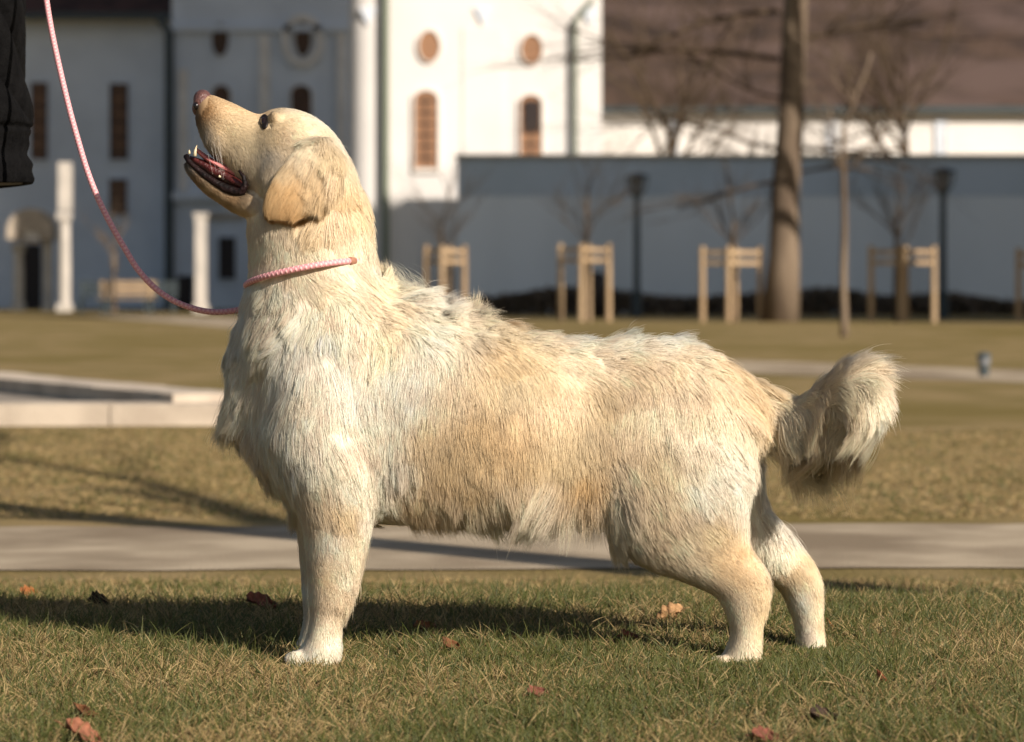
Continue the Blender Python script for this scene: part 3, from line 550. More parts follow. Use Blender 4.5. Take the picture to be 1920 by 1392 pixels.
def fur(name, me, count, parent, mt, density=None, K=7, lenmul=1., radius=.00028, groomf=groom, clump=.6, every=28, seed=1, gravity=.5, flymul=1.):
    r = np.random.default_rng(seed); t, v, n = tri_data(me)
    a, b, c = v[t[:,0]], v[t[:,1]], v[t[:,2]]; ar = np.linalg.norm(np.cross(b-a,c-a),axis=1)
    cen = (a+b+c)/3; cn = nrm(n[t].mean(1)); wt = ar*(density(cen,cn) if density else 1); wt /= wt.sum()
    count = int(count*QUICK); ti = r.choice(len(t), count, p=wt); u = np.sqrt(r.random((count,1))); w2 = r.random((count,1))
    R = a[ti]*(1-u)+b[ti]*(u*(1-w2))+c[ti]*(u*w2); N = nrm(n[t[ti,0]]*(1-u)+n[t[ti,1]]*(u*(1-w2))+n[t[ti,2]]*(u*w2))
    gd, L, lift, col, wav = groomf(R); wav = wav*1.2
    # low frequency swirl of the direction
    ang = wav*(.55*vnoise(R,5,11)+.30*vnoise(R,16,12)) + r.normal(0,.10,count)+.08*vnoise(R,30,14)
    ca, sa = np.cos(ang), np.sin(ang); d = np.stack([gd[:,0]*ca-gd[:,1]*sa, np.zeros(count), gd[:,0]*sa+gd[:,1]*ca],1)
    d[:,1] += .15*vnoise(R,12,13)*wav
    tdir = d-N*(d*N).sum(1)[:,None]; ln = np.linalg.norm(tdir,axis=1,keepdims=True); tdir = np.where(ln>.15, tdir/np.maximum(ln,1e-6), nrm(tdir+np.array([0,0,-.25])))
    lf = np.clip(lift*np.where(lift<.26,.7,1.)*(1+.5*vnoise(R,22,15))+r.normal(0,.035,count), .04, .9)[:,None]
    L = L*(1-.8*np.clip((-N[:,2]-.55)/.3,0,1)*(np.abs(R[:,1]-YDOG)<.085)*(L>.03)*(R[:,2]<.33)*(R[:,0]<.36))
    L = L*lenmul*r.uniform(.65,1.15,count)*(1+.22*vnoise(R,18,16))*(1+.28*np.clip(wav,0,1)*vnoise(R,45,21)); L = np.maximum(L,.002)
    fly = r.random(count)<.02*flymul; L[fly] *= 1.25; lf[fly] += .15
    lf = np.maximum(lf, np.clip(.30-L[:,None]*9,.10,.30)); P = np.zeros((count,K,3)); P[:,0] = R-N*np.minimum(.0012,L*.06)[:,None]; cur = nrm(tdir*(1-lf)+N*lf); seg = (L/(K-1))[:,None]
    ph = 6.28*vnoise(R,9,17)
    side = np.cross(N,tdir)
    for k in range(1,K):
        s = k/(K-1); g = np.array([0,0,-1.])*gravity*(L[:,None]/.05)*.5/(K-1)
        bend = -N*lf*np.clip(L[:,None]/.03,.25,1)*1.1/(K-1)*np.where((L>.05)&(R[:,2]<.36)&(R[:,0]<.3),.1,1.)[:,None]
        wob = side*(np.cos(ph+s*5.5)*wav*.9/(K-1))[:,None]+N*(np.sin(ph*1.3+s*5)*wav*.35/(K-1))[:,None]
        cur = nrm(cur+g+bend+wob+r.normal(0,.025,(count,3))); P[:,k] = P[:,k-1]+cur*seg
    # clumping toward guide hairs
    s = np.linspace(0,1,K)[None,:,None]
    n2 = max(8, count//(every*14)); g2 = r.choice(count, n2, replace=False); kd = kdtree.KDTree(n2)
    for i, j in enumerate(g2): kd.insert(R[j], i)
    kd.balance(); nr = np.fromiter((kd.find(p)[1] for p in (R+r.normal(0,.0015,R.shape)).tolist()), int, count); G = P[g2[nr]]
    a2 = (np.clip(.12+.55*wav,0,.62)*r.uniform(.5,1.1,count))[:,None,None]; rt = np.clip(L/np.maximum(L[g2[nr]],1e-4),.6,1.5)[:,None,None]
    P = P+((G[:,0:1]+(G-G[:,0:1])*rt)-P)*a2*s**1.5; tone2 = r.normal(0,.045,n2)[nr]
    ng = max(8, count//every); gi = r.choice(count, ng, replace=False); kd = kdtree.KDTree(ng)
    for i, j in enumerate(gi): kd.insert(R[j], i)
    kd.balance(); near = np.fromiter((kd.find(p)[1] for p in R.tolist()), int, count); G = P[gi[near]]
    s = np.linspace(0,1,K)[None,:,None]; amt = (clump*np.clip(.55+wav,0,1.2)*r.uniform(.5,1.1,count))[:,None,None]
    ratio = np.clip((L/np.maximum(L[gi[near]],1e-4)),.6,1.5)[:,None,None]
    Gt_ = G[:,0:1]+(G-G[:,0:1])*ratio; P = P+(Gt_-P)*np.clip(amt*s**1.3,0,.92)*np.where(s>0,1,0)
    tone = (1+r.normal(0,.05,count)+.07*vnoise(R,14,18)+.045*r.normal(0,1,ng)[near]+tone2)[:,None]
    mixc = np.clip(.35*vnoise(R,7,19)+r.normal(0,.12,count),-.35,.35)[:,None]
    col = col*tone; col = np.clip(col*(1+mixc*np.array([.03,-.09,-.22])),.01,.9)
    cu = bpy.data.hair_curves.new(name); cu.add_curves([K]*count)
    cu.attributes['position'].data.foreach_set('vector', P.reshape(-1,3).astype(np.float32).ravel()) if 'position' in cu.attributes else cu.position_data.foreach_set('vector', P.ravel())
    ra = cu.attributes.get('radius') or cu.attributes.new('radius','FLOAT','POINT')
    rad = np.tile(np.array([1-.25*(i/(K-1))-.6*(i/(K-1))**3 for i in range(K)])*radius, (count,1))*r.uniform(.7,1.25,(count,1)); ra.data.foreach_set('value', rad.astype(np.float32).ravel())
    ca_ = cu.attributes.new('hcol','FLOAT_COLOR','CURVE'); ca_.data.foreach_set('color', np.concatenate([col,np.ones((count,1))],1).astype(np.float32).ravel())
    na = cu.attributes.new('snorm','FLOAT_VECTOR','CURVE'); na.data.foreach_set('vector', N.astype(np.float32).ravel())
    cu.materials.append(mt); o = bpy.data.objects.new(name, cu); link(o, parent); return o
def furmat(name, k=.82):
    m = bpy.data.materials.new(name); m.use_nodes = True; t = m.node_tree; t.nodes.clear()
    out = t.nodes.new('ShaderNodeOutputMaterial'); at_ = t.nodes.new('ShaderNodeAttribute'); at_.attribute_name = 'hcol'
    sn = t.nodes.new('ShaderNodeAttribute'); sn.attribute_name = 'snorm'; geo = t.nodes.new('ShaderNodeNewGeometry'); hi = t.nodes.new('ShaderNodeHairInfo')
    mx = t.nodes.new('ShaderNodeMix'); mx.data_type = 'VECTOR'; mx.inputs[0].default_value = k
    t.links.new(geo.outputs['Normal'], mx.inputs[4]); t.links.new(sn.outputs['Vector'], mx.inputs[5])
    no = t.nodes.new('ShaderNodeVectorMath'); no.operation = 'NORMALIZE'; t.links.new(mx.outputs[1], no.inputs[0])
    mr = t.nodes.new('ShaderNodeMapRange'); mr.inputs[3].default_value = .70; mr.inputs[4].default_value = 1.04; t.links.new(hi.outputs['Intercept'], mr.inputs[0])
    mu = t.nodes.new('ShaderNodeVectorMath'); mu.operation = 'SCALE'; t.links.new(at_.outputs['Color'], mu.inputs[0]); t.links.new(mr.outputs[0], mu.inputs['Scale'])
    d = t.nodes.new('ShaderNodeBsdfPrincipled'); d.inputs['Roughness'].default_value = .42; d.inputs['Specular IOR Level'].default_value = .35
    t.links.new(mu.outputs[0], d.inputs['Base Color']); t.links.new(no.outputs[0], d.inputs['Normal'])
    tr = t.nodes.new('ShaderNodeBsdfTranslucent'); t.links.new(mu.outputs[0], tr.inputs[0])
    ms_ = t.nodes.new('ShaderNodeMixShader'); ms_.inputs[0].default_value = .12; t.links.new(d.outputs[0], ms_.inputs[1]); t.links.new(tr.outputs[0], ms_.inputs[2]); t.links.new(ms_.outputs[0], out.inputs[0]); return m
FM = furmat('fur')
# skin colour attribute from the same table
def skin(me, mul=.8, gf=groom):
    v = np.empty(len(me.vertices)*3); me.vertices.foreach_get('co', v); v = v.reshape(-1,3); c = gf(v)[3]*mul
    a = me.color_attributes.new('scol','FLOAT_COLOR','POINT'); a.data.foreach_set('color', np.concatenate([c,np.ones((len(c),1))],1).astype(np.float32).ravel())
m = bpy.data.materials.new('undercoat'); m.use_nodes = True; a_ = m.node_tree.nodes.new('ShaderNodeAttribute'); a_.attribute_name = 'scol'
m.node_tree.links.new(a_.outputs['Color'], m.node_tree.nodes['Principled BSDF'].inputs['Base Color']); m.node_tree.nodes['Principled BSDF'].inputs['Roughness'].default_value = .9; M['skin'] = m
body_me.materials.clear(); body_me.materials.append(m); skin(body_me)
bvh = BVHTree.FromPolygons([tuple(v) for v in V], [tuple(p.vertices) for p in body_me.polygons])
EYE = {}
for s in (-1,1):
    q0 = at(499,231,YDOG); q0.y += s*.3; hit, hn_, _, _ = bvh.ray_cast(q0, Vector((0,-s,0))); EYE[s] = (hit, hn_.normalized())
allp = [body]
def dens(c, n):
    px, py = topx(c); d = np.where(n[:,1]<.25, 1., .32)
    d *= np.where(py<470, 1.7, 1.); d *= np.where((py>1000), 1.3, 1.); d *= np.where((px>1465)&(py<860), 1.9, 1.)
    d *= np.where(c[:,2]<.012, .2, 1.)
    # no hair inside the open mouth or on the nose leather
    inmouth = (px<456)&(py>262)&(py<358)&(np.abs(c[:,1]-YDOG)<.05)&(n[:,2]>.15)&(py>250+(px-345)*.80); d = np.where(inmouth, 0, d)
    for s in (-1,1):
        e = EYE[s][0]; dx = c[:,0]-e.x; dz = c[:,2]-e.z; a_ = dx*.5-dz*.86; b_ = dx*.86+dz*.5
        d = np.where(((a_/.0135)**2+(b_/.0060)**2<1)&(np.abs(c[:,1]-e.y)<.02), 0, d)
    return np.where((px<400)&(py<214)&(px<397-(py-170)*.42), .0, d)
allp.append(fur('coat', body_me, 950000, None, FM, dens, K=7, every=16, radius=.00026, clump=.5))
# ears
def ear(sgn):
    q = MB(); k = sgn
    secs = [(572,262,606,258,.008,k*.066),(552,288,632,282,.011,k*.078),(526,318,640,314,.011,k*.086),(506,350,628,350,.010,k*.091),(496,378,604,380,.009,k*.092),(498,398,572,402,.007,k*.091),(507,409,550,412,.004,k*.089)]
    loft_px(q, secs, 0, 20, 2.1, 4); return q.build('ear', M['skin'], None, True)
ET = (.70,.475,.24)
EG = [(590,262,-.1,1,.024,.3,CR,.4),(575,280,-.5,.8,.026,.2,CR,.3),(620,285,.1,1,.036,.2,PT,.5),(540,310,-.6,.7,.024,.12,TN,.15),(600,320,-.3,1,.034,.2,TN,.5),(630,320,.1,1,.045,.25,TN,.8),(515,345,-.4,.9,.018,.12,ET,0),(560,350,-.6,.6,.022,.15,ET,.2),(605,370,-.2,1,.036,.2,TN,.6),(500,380,-.2,1,.015,.15,ET,0),(540,385,-.4,.8,.019,.12,(.66,.44,.22),.1),(575,392,-.4,.9,.028,.18,ET,.4),(515,403,-.1,1,.011,.12,ET,0),(550,405,.0,1,.012,.12,ET,0),(612,365,0,1,.045,.25,TN,.8)]
E_p = np.array([[g[0],g[1]] for g in EG], float); E_d = np.array([[g[2],-g[3]] for g in EG], float); E_d /= np.linalg.norm(E_d,axis=1)[:,None]
def egroom(P):
    px, py = topx(P); q = np.stack([px,py],1); d2 = ((q[:,None,:]-E_p[None])**2).sum(2); wgt = 1/(d2+150)**1.8; wgt /= wgt.sum(1)[:,None]
    f = lambda i: wgt@np.array([g[i] for g in EG]); return [wgt@E_d, f(4), f(5), wgt@np.array([g[6] for g in EG]), f(7)]
for sgn in (-1, 1):
    eo = ear(sgn); skin(eo.data, .7, egroom)
    ef = fur('ear_fur', eo.data, 90000 if sgn < 0 else 15000, None, FM, K=6, groomf=egroom, seed=5+sgn, every=14, radius=.0002, clump=.2); ef.parent = eo; allp.append(eo)
# nose leather
nm = mat('nose_leather', (.20,.09,.075), .42, (.10,.048,.042), 45, 6, .3, 260, .5, coord='Object')
q = MB(); c = at(377,188,YDOG); n_ = 16
def nose():
    q = MB(); blob(q, 380, 187, 0, .0155, .021, .0165, 12); blob(q, 372, 203, 0, .0105, .017, .0145, 10)
    for s in (-1,1): blob(q, 378, 192, s*.014, .0125, .009, .014, 10)
    o = q.build('nose', nm, None, True); md = o.modifiers.new('r','REMESH'); md.mode='VOXEL'; md.voxel_size=.0016; sm_ = o.modifiers.new('s','SMOOTH'); sm_.iterations = 6
    md.use_smooth_shade = True; return o
no_ = nose(); allp.append(no_); dm = mat('wet_black', (.012,.010,.010), .22, spec=.5)
q = MB(); blob(q, 368, 198, -.012, .0045, .007, .0055, 8); blob(q, 368, 198, .012, .0045, .007, .0055, 8); nn_ = q
for s in (-1,1):
    q = MB(); blob(q, 368, 199, s*.0175, .0055, .0065, .0065, 8); o = q.build('nostril', dm, None, True); o.parent = no_
# eyes
for s in (-1,1):
    c0, nn_e = EYE[s]; u = Vector((.5,0,-.86)); u = (u-nn_e*u.dot(nn_e)).normalized(); v_ = nn_e.cross(u)
    def lens(ru, rv, rn, off, n=14):
        q = MB(); blob(q, 960, 549, 0, 1, 1, 1, n); o = at(960,549,YDOG); c = c0+nn_e*off
        q.v = [tuple(c+u*(a-o.x)*ru+v_*(b-o.y)*rv+nn_e*(d-o.z)*rn) for a,b,d in q.v]; return q
    o = lens(.0100,.0060,.0062,-.0004).build('eye', mat('eye_dark', (.014,.007,.005), .08, spec=.9), None, True); allp.append(o)
    l_ = lens(.0180,.0084,.0042,-.0003).build('eyelid', mat('eyelid', (.010,.007,.006), .45), None, True); l_.parent = o
# mouth lining, tongue, teeth, lips
mm = mat('mouth_lining', (.09,.018,.016), .3, (.04,.01,.01), 50, 5, .3, 200, .5); tm = mat('tongue', (.72,.24,.23), .28, (.60,.18,.18), 80, 5, .4, 300, .5); lm = mat('black_lip', (.006,.004,.004), .55, (.016,.007,.007), 90, 5, .3, 160, .2); te = mat('tooth', (.80,.72,.52), .3, (.7,.58,.36), 60, 3)
q = MB(); loft_px(q, [(357,292,358,302,.010),(378,298,376,316,.017),(402,308,398,332,.022),(428,320,424,346,.027),(452,334,448,358,.036),(468,344,464,366,.038)], 0, 20, 2.4, 4); mo = q.build('mouth', mm, None, True); allp.append(mo)
q = MB(); loft_px(q, [(365,277,366,284,.006),(374,280,374,292,.012),(390,292,388,304,.017),(410,303,408,316,.019),(432,312,430,328,.020),(452,322,450,338,.020)], -.004, 18, 2.2, 4); to_ = q.build('tongue', tm, None, True); to_.parent = mo
for s in (-1,1):
    q = MB(); lp = [(349,291),(354,301),(366,312),(384,327),(404,341),(424,352),(442,358),(455,357),(460,345),(457,330),(448,318)]; lw = [.008,.016,.021,.025,.029,.032,.036,.041,.044,.044,.041]
    q.tube([at(a,b+2,YDOG+s*(w_+.001)) for (a,b),w_ in zip(lp,lw)], [.0048,.0044,.0040,.0056,.0058,.0076,.0072,.0066,.0048,.0036,.002], 10); allp.append(q.build('lip', lm, None, True))
    def tooth(px,py,yo,h,r,tx=0):
        q = MB(); b = at(px,py,YDOG+yo); q.tube([b, b+Vector((tx*.3,0,h*.5)), b+Vector((tx,0,h))], [r,r*.75,r*.15], 8); o = q.build('tooth', te, None, True); o.parent = mo
    tooth(365,293,s*.0165,.018,.0033,.004); tooth(355,289,s*.008,.007,.0022)
    for a,b_ in ((412,333),(428,338)): tooth(a,b_,s*.023,.005,.0028)
for s in (-1,1):
    q = MB(); 
    for k in range(9):
        a = RNG.uniform(385,425); b_ = RNG.uniform(245,290); p0 = at(a,b_,YDOG+s*.036); q.tube([p0, p0+Vector((.004,s*.012,-.012)), p0+Vector((.010,s*.02,-.032-.02*RNG.random()))], [.00016,.00013,.00006], 4)
    allp.append(q.build('whiskers', M['trim']))
under(dog, allp)
# ---------------------------------------------------------------- slip lead
def ropemat():
    m = mat('braided_rope', (.78,.33,.36), .5, spec=.35); t = m.node_tree; b = t.nodes['Principled BSDF']
    tc = t.nodes.new('ShaderNodeTexCoord'); wv = []
    for sx in (1,-1):
        mp = t.nodes.new('ShaderNodeMapping'); mp.inputs['Scale'].default_value = (1, sx, 1); t.links.new(tc.outputs['UV'], mp.inputs[0])
        w_ = t.nodes.new('ShaderNodeTexWave'); w_.wave_type = 'BANDS'; w_.bands_direction = 'DIAGONAL'; w_.inputs['Scale'].default_value = 1; t.links.new(mp.outputs[0], w_.inputs[0]); wv.append(w_)
    mx = t.nodes.new('ShaderNodeMath'); mx.operation = 'MULTIPLY'; t.links.new(wv[0].outputs['Fac'], mx.inputs[0]); t.links.new(wv[1].outputs['Fac'], mx.inputs[1])
    r = t.nodes.new('ShaderNodeValToRGB'); r.color_ramp.elements[0].color = (.66,.28,.31,1); r.color_ramp.elements[1].color = (.82,.46,.46,1); r.color_ramp.elements[1].position = .4; t.links.new(mx.outputs[0], r.inputs[0]); t.links.new(r.outputs[0], b.inputs['Base Color'])
    bp = t.nodes.new('ShaderNodeBump'); bp.inputs['Distance'].default_value = .001; bp.inputs['Strength'].default_value = .8; t.links.new(mx.outputs[0], bp.inputs['Height']); t.links.new(bp.outputs[0], b.inputs['Normal']); return m
RM = ropemat()
def rope(name, pts, rad, closed=False):
    pts = [Vector(p) for p in pts]; out = []
    k = len(pts)
    for i in range(k if closed else k-1):
        p = [pts[(i-1)%k] if closed or i>0 else pts[0], pts[i], pts[(i+1)%k], pts[(i+2)%k] if closed or i+2<k else pts[-1]]
        for j in range(8):
            u = j/8; out.append(.5*((2*p[1])+(-p[0]+p[2])*u+(2*p[0]-5*p[1]+4*p[2]-p[3])*u*u+(-p[0]+3*p[1]-3*p[2]+p[3])*u**3))
    out.append(pts[0].copy() if closed else pts[-1]); q = MB(); n = 12; q.tube(out, rad, n, not closed)
    o = q.build(name, RM, None, True); me = o.data; uv = me.uv_layers.new(name='UV'); L = [0]
    for i in range(1,len(out)): L.append(L[-1]+(out[i]-out[i-1]).length)
    for p in me.polygons:
        for li in p.loop_indices:
            vi = me.loops[li].vertex_index; i = vi//n; kq = vi%n
            if len(p.vertices) == 4 and kq == 0 and any(v%n == n-1 for v in p.vertices): kq = n
            uv.data[li].uv = (L[i]/.0040*.16*2, kq/n*.16*8)
    return o
cc = []
for i in range(22):
    a = 2*math.pi*i/22; w_ = .109; y = -w_*math.sin(a)
    c0 = at(577,510,YDOG); d0 = at(692,484,YDOG)-at(577,506,YDOG)
    cc.append(c0+d0*math.cos(a)+Vector((0,y,0))+Vector((0,0,-.004+.010*math.sin(a))))
col_ = rope('collar_loop', cc, .0052, True)
LP = [(480,560,.11),(455,578,.12),(430,584,.125),(395,585,.13),(360,578,.135),(325,564,.14),(290,540,.155),(258,505,.17),(235,468,.185),(210,425,.20),(185,375,.22),(165,325,.24),(148,270,.27),(130,205,.30),(112,130,.34),(97,60,.38),(87,0,.42),(80,-60,.44),(76,-100,.44)]
le = rope('lead', [at(a,b,YDOG+c) for a,b,c in LP], .0051)
rg_ = MB(); c0 = at(474,545,YDOG+.10); rg_.tube([c0+Vector((.011*math.cos(a),0,.011*math.sin(a))) for a in [2*math.pi*i/14 for i in range(15)]], .0022, 6, False)
rn = rg_.build('ring', mat('ring_metal', (.5,.48,.45), .3, metal=1), None, True)
ts = MB(); c1 = cc[3].lerp(cc[4],.5) if False else cc[2]; c2 = cc[3]; dv = (c2-c1).normalized(); mid_ = c1.lerp(c2,.5)
ts.tube([mid_-dv*.007, mid_-dv*.006, mid_+dv*.006, mid_+dv*.007], [.0055,.0072,.0072,.0055], 12); st_ = ts.build('stopper', mat('leather_stopper', (.34,.16,.10), .6), None, True)
ld = empty('dog_lead', tuple(c0)); under(ld, [col_, le, rn, st_]); tag(ld, 'pink braided slip lead looped round the dog\'s neck and running up to the handler', 'dog lead')
# ---------------------------------------------------------------- handler at the left edge
YH = 5.60; hx = X(56,YH)-.185            # coat centre
pe = empty('person', (hx, YH, 0)); tag(pe, 'person in a black quilted jacket at the left edge, holding the pink lead', 'person')
def skinned(name, nodes, edges, mt, lv=2):
    me = bpy.data.meshes.new(name); me.from_pydata([n[:3] for n in nodes], edges, []); o = bpy.data.objects.new(name, me); link(o)
    md = o.modifiers.new('k','SKIN'); sv = me.skin_vertices[0].data if me.skin_vertices else None
    if sv is None: return o
    for i, n in enumerate(nodes): r = n[3]; sv[i].radius = (r, n[4] if len(n) > 4 else r); sv[i].use_root = (i == 0)
    md.use_smooth_shade = True; sb = o.modifiers.new('s','SUBSURF'); sb.levels = sb.render_levels = lv; me.materials.append(mt); return o
def hn(x, y, z, *r): return (hx+x, YH+y, z, *r)
M['skin_p'] = mat('skin_tone', (.62,.40,.30), .5, (.55,.34,.25), 20, 5); M['jacket'] = mat('black_quilted_cloth', (.0022,.0022,.0025), .9, (.0045,.0045,.0048), 30, 6, .35, 90, .1)
M['trouser'] = mat('dark_trousers', (.03,.035,.05), .9, (.04,.045,.06), 40, 5); M['boot'] = mat('dark_boots', (.03,.022,.018), .5)
hand = Vector((X(76,5.46)-.004, 5.46, 1.235))
nodes = [hn(0,0,.95,.13,.16), hn(0,0,1.2,.11,.14), hn(.01,0,1.42,.11,.17), hn(.02,0,1.52,.06), hn(.05,0,1.60,.055), hn(.07,0,1.70,.085,.075), hn(.06,0,1.76,.07,.065),
 hn(0,-.09,.85,.09), hn(-.04,-.10,.50,.062), hn(-.07,-.10,.12,.042), hn(-.06,-.10,.05,.045), hn(.06,-.11,.035,.035),
 hn(0,.09,.85,.09), hn(-.07,.10,.50,.062), hn(-.10,.10,.12,.042), hn(-.09,.10,.05,.045), hn(.02,.11,.035,.035),
 hn(.01,-.19,1.40,.055), hn(.06,-.22,1.15,.042), (hand.x-.085, hand.y-.01, hand.z-.0,.028), (hand.x-.03,hand.y,hand.z+.005,.024,.034),
 hn(.01,.19,1.40,.055), hn(-.06,.25,1.12,.042), hn(-.02,.26,.90,.028), hn(.0,.26,.83,.022,.034)]
edges = [(0,1),(1,2),(2,3),(3,4),(4,5),(5,6),(0,7),(7,8),(8,9),(9,10),(10,11),(0,12),(12,13),(13,14),(14,15),(15,16),(2,17),(17,18),(18,19),(19,20),(2,21),(21,22),(22,23),(23,24)]
def fingers(base, dirs, nodes, edges, hub):
    for k, (o_, chain) in enumerate(dirs):
        prev = hub; p = Vector(base)+Vector(o_)
        for q_ in [p]+[p+Vector(c) for c in chain]:
            nodes.append((*q_, .0085)); edges.append((prev, len(nodes)-1)); prev = len(nodes)-1
fingers(hand, [((.0,-.004-.006, .03-.019*k), [(.022,-.008,0),(.030,.008,-.002),(.016,.020,-.004)]) for k in range(4)], nodes, edges, 20)
fingers(hand, [((-.02,.006,.036), [(.0,.018,.012),(.02,.024,.006)])], nodes, edges, 20)
hb = nodes[24][:3]
fingers(hb, [((.03-.02*k,0,-.03), [(.004,-.002,-.03),(.006,-.012,-.05),(.004,-.022,-.062+.004*k)]) for k in range(4)], nodes, edges, 24)
fingers(hb, [((.035,-.008,0), [(.016,-.012,-.025),(.014,-.018,-.045)])], nodes, edges, 24)
bd = skinned('body', nodes, edges, M['skin_p'])
pp = [bd]
for s in (-1,1):
    e1 = MB(); c = (hx+.147, YH+s*.03, 1.715); e1.tube([(c[0]-.012,c[1],c[2]),(c[0],c[1],c[2]),(c[0]+.006,c[1],c[2])],[.014,.013,.006],10); pp.append(e1.build('eye', M['trim'], None, True))
nz = MB().tube([(hx+.145,YH,1.725),(hx+.17,YH,1.69),(hx+.15,YH,1.68)],[.008,.013,.009],8).build('nose', M['skin_p'], None, True); pp.append(nz)
pp.append(MB().tube([(hx+.148,YH-.022,1.652),(hx+.156,YH,1.654),(hx+.148,YH+.022,1.652)],[.003,.006,.003],8).build('mouth', M['tongue_p'] if 'tongue_p' in M else mat('lips_person',(.4,.16,.14),.5), None, True))
hq = MB(); 
def ellip(q, c, rx, ry, rz, cut=-.2, n=14):
    base = len(q.v)
    for i in range(n+1):
        for j in range(2*n):
            a = math.acos(1-(1-cut)*i/n); b = math.pi*j/n; q.v.append((c[0]+rx*math.sin(a)*math.cos(b), c[1]+ry*math.sin(a)*math.sin(b), c[2]+rz*math.cos(a)))
    for i in range(n):
        for j in range(2*n):
            j2=(j+1)%(2*n); q.f.append((base+i*2*n+j, base+(i+1)*2*n+j, base+(i+1)*2*n+j2, base+i*2*n+j2))
ellip(hq, (hx+.035,YH,1.735), .115, .098, .115, -.35); pp.append(hq.build('hair', M['bark_y'], None, True))
# jacket: rows of (z, half depth x, half width y) with gathered hem; wrinkles come from the mesh itself
rows = [(.797,.184),(.806,.186),(.83,.184),(.85,.176),(.866,.176),(.885,.180),(.905,.186),(.925,.187),(.945,.183),(.965,.178),(.99,.173),(1.02,.170),(1.05,.171),(1.08,.175),(1.12,.178),(1.16,.175),(1.22,.168),(1.30,.168),(1.38,.165),(1.44,.14),(1.49,.09),(1.53,.075)]
zz = np.array([r[0] for r in rows]); rr_ = np.array([r[1] for r in rows]); nz_ = 240; na_ = 360
Zs = np.concatenate([[.803],[.7975],np.linspace(.797,1.53,nz_)]); v = []
for i, z in enumerate(Zs):
    r = np.interp(z, zz, rr_); 
    if i == 0: r -= .022
    elif i == 1: r -= .010
    for j in range(na_):
        a = 2*math.pi*j/na_; d = 0.
        fade = min(1, max(0, (z-.90)/.03)); hem = 1-fade
        s_ = a*.185                       # arc position
        # slanting pull folds above the hem
        ph = (z*1.0+.9*math.sin(a+.35)*.18+.03*noise.noise((s_*6,z*5,1)))*58
        d += fade*(.010*(abs(math.sin(ph*.5))**.45)-.007)*(1.15-min(1,max(0,(z-1.25)*4)))
        d += fade*.012*noise.noise((math.cos(a)*1.6,math.sin(a)*1.6,z*7))
        # gathered elastic hem: fine vertical pleats broken by stitch rows
        d += hem*(.0040*math.sin(a*95+3*noise.noise((a*3,z*9,2)))*(.5+.5*math.sin(z*190))+.002*noise.noise((a*20,z*40,3)))
        d -= .007*math.exp(-((z-.899)/.005)**2)
        v.append((hx+math.cos(a)*(r+d), YH+math.sin(a)*(r*1.34+d), z+.004*math.sin(a*2+1)*hem))
n_ = len(Zs); f = [(i*na_+j, i*na_+(j+1)%na_, (i+1)*na_+(j+1)%na_, (i+1)*na_+j) for i in range(n_-1) for j in range(na_)]
jk = mesh_obj('jacket', v, f, M['jacket'], None, True); pp.append(jk)
lin = MB(); lin.tube([(hx,YH,.80),(hx,YH,.86),(hx,YH,.95)],[.17,.165,.14],40,True); l_ = lin.build('lining', M['dark'], None, True); l_.parent = jk
# reflective flecked seam at the side of the hem
sm_ = MB(); a0 = -.62
pts = []
for i in range(14):
    z = .835+.006*i; pts.append((hx+math.cos(a0)*.1815+.003*math.sin(i*1.7), YH+math.sin(a0)*.1815*1.34, z))
sm_.tube(pts, [.0012+.0012*(i%3 == 0) for i in range(14)], 6); se = sm_.build('zip', mat('brass_zip', (.45,.38,.2), .4, metal=.6), None, True); se.parent = jk
def sleeve(pts, rads):
    q = MB(); P_ = []; R_ = []
    for i in range(len(pts)-1):
        for k in range(10):
            u = k/10; P_.append(Vector(pts[i]).lerp(Vector(pts[i+1]),u)); R_.append(rads[i]*(1-u)+rads[i+1]*u+.005*abs(math.sin((i*10+k)*.8)))
    q.tube(P_, R_, 24); return q.build('sleeve', M['jacket'], None, True)
pp.append(sleeve([hn(.01,-.15,1.43)[:3],hn(.06,-.22,1.15)[:3],(hand.x-.10,hand.y-.01,hand.z)],[.085,.065,.042])); pp.append(sleeve([hn(.01,.15,1.43)[:3],hn(-.06,.25,1.12)[:3],hn(-.02,.26,.92)[:3]],[.085,.065,.042]))
for s,dx in ((-1,-.06),(1,-.09)):
    q = MB(); q.tube([hn(0+dx*0,s*.09,.95)[:3],hn(.0+dx*.3,s*.095,.80)[:3],hn(.02+dx,s*.10,.50)[:3],hn(-.01+dx,s*.10,.25)[:3],hn(-.01+dx,s*.10,.10)[:3]],[.12,.105,.078,.062,.066],20); pp.append(q.build('trouser_leg', M['trouser'], None, True))
    q = MB(); q.tube([hn(-.05+dx,s*.10,.05)[:3],hn(.02+dx,s*.10,.055)[:3],hn(.08+dx,s*.11,.045)[:3],hn(.13+dx,s*.115,.03)[:3]],[.045,.055,.048,.028],16); pp.append(q.build('boot', M['boot'], None, True))
under(pe, pp)
